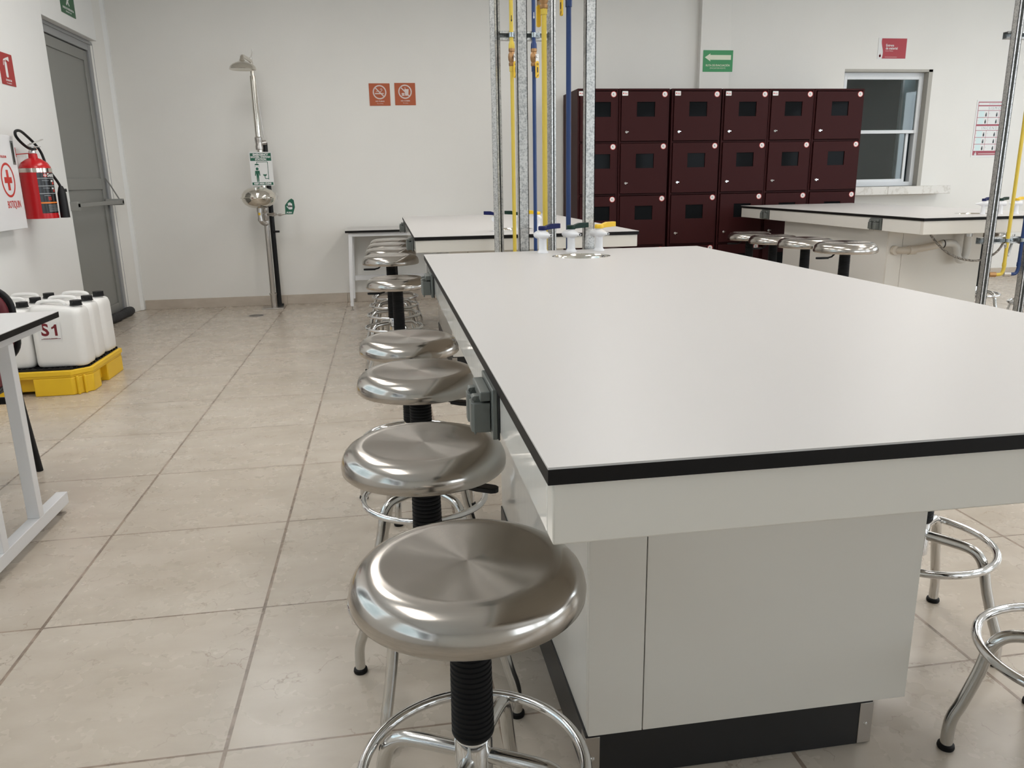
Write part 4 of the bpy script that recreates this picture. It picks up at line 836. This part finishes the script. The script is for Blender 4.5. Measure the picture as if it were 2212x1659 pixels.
# black insulated feed behind the pole
tag(MB().tube([(1.140, 6.478, 1.56), (1.140, 6.478, 1.0), (1.140, 6.478, 0.5), (1.140, 6.478, 0.03)], 0.023, 16).cyl((1.15, 6.475, 0), (1.15, 6.475, 0.03), 0.032).cyl((1.15, 6.45, 0.735), (1.205, 6.44, 0.735), 0.010).build('insulated_pipe', 'black_pl'), 'black vertical pipe behind the emergency shower pole', 'pipe')
# floor drain
t = thing('floor_drain', 'round steel floor drain in front of the emergency shower', 'drain', (0.985, 5.975, 0))
MB().lathe([(0.064, 0.0), (0.066, 0.0015), (0.078, 0.0015), (0.08, 0)], 32).build('rim', 'steel', t)
mb = MB().lathe([(0, 0.0008), (0.064, 0.0008), (0.064, 0.0003)], 32)
for i in range(-4, 5): mb.box((-math.sqrt(0.06**2-(i*0.012)**2), i*0.012-0.003, 0.0008), (math.sqrt(0.06**2-(i*0.012)**2), i*0.012+0.001, 0.002), 'steel')
mb.build('grate', 'gap', t)

# ================================================================== EXTINGUISHER, FIRST-AID BOX
t = thing('fire_extinguisher', 'red fire extinguisher with a black hose hanging on the left wall', 'fire extinguisher', (-0.068, 4.325, 0.985))
MB().lathe([(0, 0.006), (0.090, 0.006), (0.096, 0.012), (0.096, 0.315), (0.093, 0.335), (0.078, 0.362), (0.050, 0.382), (0.028, 0.392), (0.026, 0.42), (0, 0.42)], 48).lathe([(0.09, 0), (0.098, 0), (0.098, 0.02), (0.09, 0.02)], 40, closed=True).build('cylinder', 'red', t)
MB().lathe([(0.0962, 0.298), (0.098, 0.299), (0.098, 0.325), (0.0962, 0.326)], 40, closed=True).build('band', 'polish', t)
MB().box((-0.110, -0.008, 0.31), (-0.096, 0.008, 0.33)).box((-0.1115, -0.03, 0.40), (-0.102, 0.004, 0.46)).cyl((-0.108, -0.01, 0.415), (-0.02, 0, 0.422), 0.003).build('wall_bracket', 'red_pl', t)
v = MB().lathe([(0, 0.42), (0.022, 0.42), (0.024, 0.43), (0.018, 0.445), (0.018, 0.46), (0, 0.462)], 20); vo = v.build('valve_head', 'chrome', t)
hm = MB(); hm.prism([(-0.012, -0.06), (0.012, -0.06), (0.014, 0.03), (-0.014, 0.03)], 0, 0.006, None, Matrix.Translation((0, 0, 0.462)) @ Matrix.Rotation(2.6, 4, 'Z')); hm.prism([(-0.010, -0.095), (0.010, -0.095), (0.012, 0.02), (-0.012, 0.02)], 0, 0.005, None, Matrix.Translation((0, 0.0, 0.478)) @ Matrix.Rotation(2.6, 4, 'Z') @ Matrix.Rotation(-0.35, 4, 'X')); hm.build('handle', 'steel', t, bev=0.001)
MB().ring2d(0, 0, 0.012, 0.014, 0, None, 20, Matrix.Translation((0.01, -0.045, 0.47)) @ Matrix.Rotation(PI/2, 4, 'Y'), 0.002).build('pin_ring', 'chrome', t)
MB().box((-0.004, 0.005, 0.46), (0.010, 0.045, 0.468)).box((0.0, 0.02, 0.445), (0.012, 0.055, 0.452)).build('seal_tag', 'orange_tag', t)
hp = [(0.008, 0.034, 0.450), (0.018, -0.09, 0.451), (0.018, -0.19, 0.482), (0.018, -0.252, 0.518), (0.008, -0.222, 0.548), (-0.012, -0.10, 0.557), (-0.032, 0.05, 0.528), (-0.032, 0.15, 0.485), (-0.012, 0.175, 0.43), (0.03, 0.13, 0.33), (0.10, 0.07, 0.24), (0.122, 0.055, 0.20)]
MB().tube(smooth_path(hp, 7), 0.0088, 14).build('hose', 'black', t)
MB().lathe([(0, 0), (0.030, 0), (0.030, 0.005), (0.027, 0.16), (0.018, 0.195), (0.012, 0.21), (0, 0.21)], 28, None, Matrix.Translation((0.122, 0.055, 0.0))).cyl((0.122, 0.055, 0.178), (0.150, 0.07, 0.181), 0.011).build('discharge_horn', 'black_pl', t)
# curved label on the cylinder
def patch(a0, a1, z0, z1, r=0.0966, n=14):
    a0 -= 0.55; a1 -= 0.55
    vs = []; fs = []
    for i in range(n+1):
        a = a0+(a1-a0)*i/n
        for rr, zz in ((r, z0), (r, z1), (r+0.0003, z1), (r+0.0003, z0)): vs.append((rr*math.cos(a), rr*math.sin(a), zz))
    for i in range(n):
        o_ = i*4; fs += [(o_+3, o_+7, o_+6, o_+2), (o_, o_+1, o_+5, o_+4), (o_+1, o_+2, o_+6, o_+5), (o_, o_+4, o_+7, o_+3)]
    fs += [(0, 3, 2, 1), (n*4, n*4+1, n*4+2, n*4+3)]; return vs, fs
lb = MB(); A0, A1 = -0.62, 0.95
lb.add(*patch(A0, A1, 0.035, 0.296), 'label_black'); r2 = 0.0971
for zz in (0.258, 0.209, 0.160): lb.add(*patch(A0, A1, zz, zz+0.005, r2), 'ink_grey')
lb.add(*patch(A0, A1, 0.098, 0.108, r2), 'ink_orange')
for zz, a in ((0.232, 0.42), (0.184, 0.42)): lb.add(*patch(a, a+0.17, zz-0.012, zz+0.004, r2), 'ink_red'); lb.add(*patch(a-0.12, a+0.10, zz+0.006, zz+0.016, r2), 'sign_white')
for i in range(6): lb.add(*patch(A0+0.45, A1-0.15-0.1*(i % 2), 0.046+i*0.008, 0.0485+i*0.008, r2), 'ink_grey')
for zz in (0.244, 0.196, 0.148): lb.add(*patch(-0.35, 0.12, zz, zz+0.003, r2), 'ink_grey')
lb.add(*patch(-0.10, 0.10, 0.118, 0.142, r2), 'ink_red'); lb.add(*patch(-0.02, 0.02, 0.118, 0.142, r2+0.0003), 'label_black')
lb.add(*patch(-0.22, 0.02, 0.270, 0.290, r2), 'ink_red'); lb.add(*patch(-0.12, -0.08, 0.268, 0.292, r2+0.0003), 'sign_white'); lb.add(*patch(-0.22, 0.02, 0.278, 0.282, r2+0.0003), 'sign_white')
wd = MB().text('Sentry', 0.034, 0, 0, 0, 'sign_white', bold=0.0008, align='LEFT')
wv = []
for (x_, y_, z_) in wd.v:
    a = 0.06-0.55+x_/0.097; rr = 0.0976+z_; wv.append((rr*math.cos(a), rr*math.sin(a), 0.2805+y_))
lb.add(wv, wd.f, 'sign_white'); lb.build('label', 'label_black', t)

t = thing('first_aid_box', 'white wall-mounted first-aid cabinet with a red cross, left of the fire extinguisher', 'first-aid box', (XL, 3.83, 0.93))
bx = 0.09
MB().box((0, -0.22, 0), (bx-0.006, 0.29, 0.578)).build('body', 'white_metal', t, bev=0.004)
fd = MB().box((bx-0.005, -0.22, 0.003), (bx, 0.293, 0.575)).build('door', 'white_metal', t, bev=0.0015)
MB().box((bx, 0.236, 0.400), (bx+0.0012, 0.276, 0.545), 'grey_box').box((bx+0.001, 0.250, 0.414), (bx+0.002, 0.264, 0.532), 'gap').build('pull_slot', 'grey_box', fd, bev=0.0006)
mxb = Matrix.Translation((bx+0.0004, 0.125, 0.305)) @ WALLL
mb = MB(); n_ = 48
oe = [(0.092*math.cos(2*PI*i/n_), 0.105*math.sin(2*PI*i/n_)) for i in range(n_)]; ie = [(0.078*math.cos(2*PI*i/n_), 0.091*math.sin(2*PI*i/n_)) for i in range(n_)]
vs = [(x, y, 0.0006) for x, y in oe+ie]+[(x, y, 0) for x, y in oe+ie]
mb.add(vs, [(i, (i+1) % n_, n_+(i+1) % n_, n_+i) for i in range(n_)]+[(2*n_+i, 2*n_+(i+1) % n_, (i+1) % n_, i) for i in range(n_)], None, mxb)
mb.prism([(-0.015, -0.062), (0.015, -0.062), (0.015, -0.018), (0.050, -0.018), (0.050, 0.018), (0.015, 0.018), (0.015, 0.062), (-0.015, 0.062), (-0.015, 0.018), (-0.050, 0.018), (-0.050, -0.018), (-0.015, -0.018)], 0, 0.0008, None, mxb); mb.build('red_cross', 'ink_red', fd)
MB().text('BOTIQUIN', 0.062, 0.03, -0.150, 0.0006, None, mxb, bold=0.0006, sx=0.62).text('TOLUCAB', 0.020, -0.02, 0.140, 0.0006, None, mxb, bold=0.0004).build('lettering', 'ink_red', fd)

# ================================================================== PALLET + JERRYCANS
PX0, PX1, PY0, PY1 = -0.165, 0.435, 3.285, 3.915
t = thing('spill_pallet', 'yellow plastic spill pallet with a black grating on the floor by the left wall', 'pallet', (0, 0, 0))
ch = 0.09; b_ = MB()
outer = [(PX0, PY0), (PX1-ch, PY0), (PX1, PY0+ch), (PX1, PY1), (PX0, PY1)]
b_.prism(outer, 0.105, 0.135)
out2 = [(PX0-0.006, PY0-0.006), (PX1-ch+0.002, PY0-0.006), (PX1+0.006, PY0+ch-0.002), (PX1+0.006, PY1+0.006), (PX0-0.006, PY1+0.006)]
b_.prism(out2, 0.118, 0.150)
# feet blocks under the basin
b_.prism([(0.135, PY0), (PX1-ch, PY0), (PX1, PY0+ch), (PX1, PY0+0.21), (0.20, PY0+0.21), (0.135, PY0+0.15)], 0.0, 0.106)
b_.prism([(PX0, PY0), (0.02, PY0), (0.02, PY0+0.2), (PX0, PY0+0.2)], 0.0, 0.106)
b_.box((0.02, PY0+0.05, 0.02), (PX1-0.04, PY1-0.02, 0.106)); b_.box((0.20, PY0+0.34, 0), (PX1, PY1, 0.106)); b_.box((PX0, PY0+0.34, 0), (0.0, PY1, 0.106))
for s_ in (0.03, 0.06): b_.box((PX1-ch-0.010+s_, PY0+s_-0.022, 0.0), (PX1-ch+0.006+s_, PY0+s_-0.010, 0.112))
b_.build('basin', 'yellow', t, bev=0.006, seg=3)
g = MB(); x = PX0+0.02; g.prism([(PX0+0.01, PY0+0.012), (PX1-ch, PY0+0.012), (PX1-0.012, PY0+ch), (PX1-0.012, PY1-0.01), (PX0+0.01, PY1-0.01)], 0.145, 0.152, 'gap')
while x < PX1-0.03: g.box((x, PY0+0.02+max(0, x-(PX1-ch)), 0.150), (x+0.006, PY1-0.015, 0.162)); x += 0.030
y = PY0+0.016
while y < PY1-0.01: g.box((PX0+0.014, y, 0.150), (min(PX1-0.016, PX1-ch+(y-PY0)-0.005), y+0.010, 0.162)); y += 0.046
g.build('grating', 'black_pl', t)
def make_jug():
    t = thing('jerrycan', 'x', 'jerrycan')
    W, D, H = 0.285, 0.185, 0.355
    lv = [(0.0, 0.86), (0.004, 0.93), (0.015, 0.98), (0.035, 1.0), (0.30, 0.985), (0.335, 0.96), (0.352, 0.90), (0.360, 0.80), (0.363, 0.6)]
    vs = []; fs = []
    ring = rrect(-W/2, -D/2, W/2, D/2, 0.045, 6); n_ = len(ring)
    for z, s_ in lv:
        q = s_ if z > 0.2 else s_
        for x, y in ring: vs.append((x*(1-(1-q)*0.65) if True else x, y*q, z-(0.02 if (z > 0.3 and x > W*0.15) else 0)*min(1, (x-W*0.15)/(W*0.25) if x > W*0.15 else 0)))
    for j in range(len(lv)-1):
        for i in range(n_): fs.append((j*n_+i, j*n_+(i+1) % n_, (j+1)*n_+(i+1) % n_, (j+1)*n_+i))
    fs.append(tuple(range(n_-1, -1, -1))); fs.append(tuple((len(lv)-1)*n_+i for i in range(n_)))
    bd = MB().add(vs, fs).lathe([(0.026, 0.33), (0.026, 0.357)], 24, None, Matrix.Translation((0.098, 0, 0)))
    bd.build('body', 'hdpe', t, sharp=60)
    MB().tube(smooth_path([(-0.118, 0, 0.350), (-0.105, 0, 0.372), (-0.06, 0, 0.378), (0.0, 0, 0.376), (0.028, 0, 0.368), (0.035, 0, 0.350)], 5), 0.0115, 14).build('handle', 'hdpe', t, sharp=60)
    cp = []
    for i in range(48):
        r = 0.0315 if i % 2 else 0.0295; cp.append((r*math.cos(2*PI*i/48), r*math.sin(2*PI*i/48)))
    MB().prism(cp, 0.352, 0.380, None, Matrix.Translation((0.098, 0, 0))).lathe([(0.034, 0.350), (0.034, 0.356), (0.029, 0.358)], 32, None, Matrix.Translation((0.098, 0, 0))).build('cap', 'black_pl', t, bev=0.001)
    return t
j0 = make_jug(); jl = [
 (0.285, 3.425, 'white jerrycan labelled S1 at the front right corner of the yellow spill pallet', 0),
 (0.280, 3.618, 'white jerrycan directly behind the S1 jerrycan, in the middle of the right row', 0.04),
 (0.285, 3.812, 'farthest white jerrycan of the right row, beside the grey door', -0.03),
 (-0.010, 3.425, 'front left white jerrycan on the spill pallet, behind the red chair back', 0.03),
 (-0.012, 3.618, 'middle left white jerrycan on the spill pallet, behind the front left one', 0),
 (-0.010, 3.812, 'rear left white jerrycan on the spill pallet, closest to the wall corner', 0.02)]
for i, (x, y, lab, rz) in enumerate(jl):
    t = j0 if i == 0 else copy_tree(j0); t.location = (x, y, 0.162); t.rotation_euler = (0, 0, rz); t['label'] = lab; t['group'] = 'jerrycans on the spill pallet'
mx = Matrix.Translation((-0.034, -0.0932, 0.215)) @ Matrix.Rotation(PI/2, 4, 'X')
mb = MB().prism(rrect(-0.062, -0.052, 0.062, 0.052, 0.002, 2), 0, 0.0006, 'sign_white', mx).text('S', 0.098, -0.024, 0.006, 0.001, 'ink_maroon', mx, bold=0.003, sx=0.98)
mb.prism([(0.028, -0.027), (0.042, -0.027), (0.042, 0.040), (0.031, 0.040), (0.025, 0.030), (0.013, 0.024), (0.013, 0.012), (0.028, 0.019)], 0.0007, 0.0012, 'ink_maroon', mx)
mb.prism(rrect(-0.05, -0.046, 0.055, -0.0435, 0.0005, 1), 0.0006, 0.001, 'ink_maroon', mx); mb.text('Solventes No Halogenados', 0.007, 0, -0.041, 0.0009, 'ink_maroon', mx); mb.build('paper_label', 'sign_white', j0)

# draft stopper at the door
mb = MB(); N = 26; path = []; rad = []
for i in range(N+1):
    u = i/N; path.append((-0.222+0.006*math.sin(u*9), 5.20+1.20*u, 0.040+0.003*math.sin(u*17))); rad.append(0.040+0.004*math.sin(u*23)-(0.012 if i in (0, N) else 0))
vs0 = len(mb.v); mb.tube(path, rad, 16); mb.v = [(x, y, max(0.001, z)) for x, y, z in mb.v]
tag(mb.build('draft_stopper', 'cloth_k', sharp=80), 'black fabric draft stopper lying at the foot of the grey door', 'draft stopper')

# ================================================================== SIDE TABLES
def side_table(label, x0, x1, y0, y1, zt, bar_x, leg_ys, top_ys, rail=True, foot_y=None):
    t = thing('work_table', label, 'table')
    MB().box((x0, y0, zt-0.0022), (x1, y1, zt)).build('tabletop', 'top', t)
    MB().box((x0, y0, zt-0.022), (x1, y1, zt-0.0022)).build('edge_band', 'black_edge', t)
    return t
tL = side_table('black-edged white work table at the left picture edge, before the yellow pallet', -0.09, 1.010, 0.72, 1.545, 0.75, 0, 0, 0)
fx0, fx1 = 0.925, 0.965
for (a, b2) in ((fx0, fx1), (-0.055, -0.015)):
    fr = MB(); fr.box((a, 0.76, 0.690), (b2, 1.50, 0.728)); fr.build('top_rail', 'white_metal', tL, bev=0.002)
    for nm, yy in (('leg', 1.225), ('leg', 0.955)): MB().box((a, yy, 0.075), (b2, yy+0.038, 0.690)).build(nm, 'white_metal', tL, bev=0.002)
    sk = MB().box((a, 0.76, 0.030), (b2, 1.475, 0.075)).build('foot_bar', 'white_metal', tL, bev=0.002)
    for yy in (0.80, 1.44): MB().lathe([(0, 0), (0.017, 0), (0.017, 0.005), (0.006, 0.010), (0.006, 0.032), (0, 0.032)], 20, None, Matrix.Translation(((a+b2)/2, yy, 0))).build('leveller', 'steel', sk)
MB().box((-0.015, 1.12, 0.69), (fx0, 1.15, 0.727)).build('cross_rail', 'white_metal', tL, bev=0.002)

tB = side_table('small black-edged white work table against the back wall, left of the second bench', 1.845, 3.05, 6.02, 6.60, 0.75, 0, 0, 0)
for X in (1.872, 2.985):
    MB().box((X, 6.04, 0.692), (X+0.035, 6.58, 0.728)).build('top_rail', 'white_metal', tB, bev=0.002)
    for yy, dy in ((6.035, 0), (6.555, 0)):
        lg = MB(); lg.add([(X-0.022, yy, 0.04), (X+0.008, yy, 0.04), (X+0.008, yy+0.03, 0.04), (X-0.022, yy+0.03, 0.04), (X-0.02, yy, 0.22), (X+0.012, yy, 0.22), (X+0.012, yy+0.03, 0.22), (X-0.02, yy+0.03, 0.22), (X, yy, 0.692), (X+0.035, yy, 0.692), (X+0.035, yy+0.03, 0.692), (X, yy+0.03, 0.692)],
            [(3,2,1,0),(0,1,5,4),(1,2,6,5),(2,3,7,6),(3,0,4,7),(4,5,9,8),(5,6,10,9),(6,7,11,10),(7,4,8,11),(8,9,10,11)]) if X < 2 else lg.box((X, yy, 0.04), (X+0.03, yy+0.03, 0.692))
        lo = lg.build('leg', 'white_metal', tB, bev=0.002)
        lx = X-0.007 if X < 2 else X+0.015
        MB().lathe([(0, 0), (0.015, 0), (0.015, 0.005), (0.006, 0.010), (0.006, 0.045), (0, 0.045)], 16, None, Matrix.Translation((lx, yy+0.015, 0))).build('leveller', 'steel', lo)
MB().box((1.905, 6.045, 0.692), (2.985, 6.065, 0.728)).build('cross_rail', 'white_metal', tB, bev=0.002)
MB().box((1.89, 6.53, 0.225), (3.0, 6.555, 0.275)).build('stretcher', 'white_metal', tB, bev=0.002)

# ================================================================== CHAIR (left edge)
t = thing('visitor_chair', 'dark red upholstered chair with a black frame behind the left work table', 'chair', (0.437, 1.72, 0))
def cushion(x0, x1, y0, y1, z0, z1): return MB().prism(rrect(x0, z0, x1, z1, 0.10, 8), 0, y1-y0, None, Matrix.Translation((0, y1, 0)) @ Matrix.Rotation(PI/2, 4, 'X'))
cushion(-0.225, 0.245, 0.165, 0.205, 0.49, 0.80).build('backrest', 'chair_red', t, bev=0.015, seg=3)
cushion(-0.235, 0.262, 0.200, 0.222, 0.485, 0.810).build('back_shell', 'black_pl', t, bev=0.008, seg=3)
MB().prism(rrect(-0.24, -0.30, 0.24, 0.16, 0.07, 6), 0.42, 0.47).build('seat', 'chair_red', t, bev=0.015, seg=3)
MB().prism(rrect(-0.235, -0.295, 0.235, 0.155, 0.07, 6), 0.40, 0.425).build('seat_shell', 'black_pl', t, bev=0.004)
for sx in (-1, 1):
    MB().tube([(sx*0.235+0.0, 0.235, 0.0), (sx*0.222, 0.20, 0.34), (sx*0.215, 0.185, 0.46), (sx*0.215, 0.195, 0.60)], 0.014, 12).build('leg', 'black_pl', t)
    MB().tube([(sx*0.225, -0.28, 0.0), (sx*0.215, -0.22, 0.40)], 0.014, 12).build('leg', 'black_pl', t)
    MB().tube(smooth_path([(sx*0.225, 0.205, 0.36), (sx*0.235, 0.15, 0.43), (sx*0.235, -0.05, 0.405), (sx*0.225, -0.22, 0.40)], 5), 0.010, 10).build('side_rail', 'black_pl', t)
MB().box((-0.22, 0.192, 0.315), (0.222, 0.208, 0.345)).build('rear_rail', 'black_pl', t, bev=0.004)
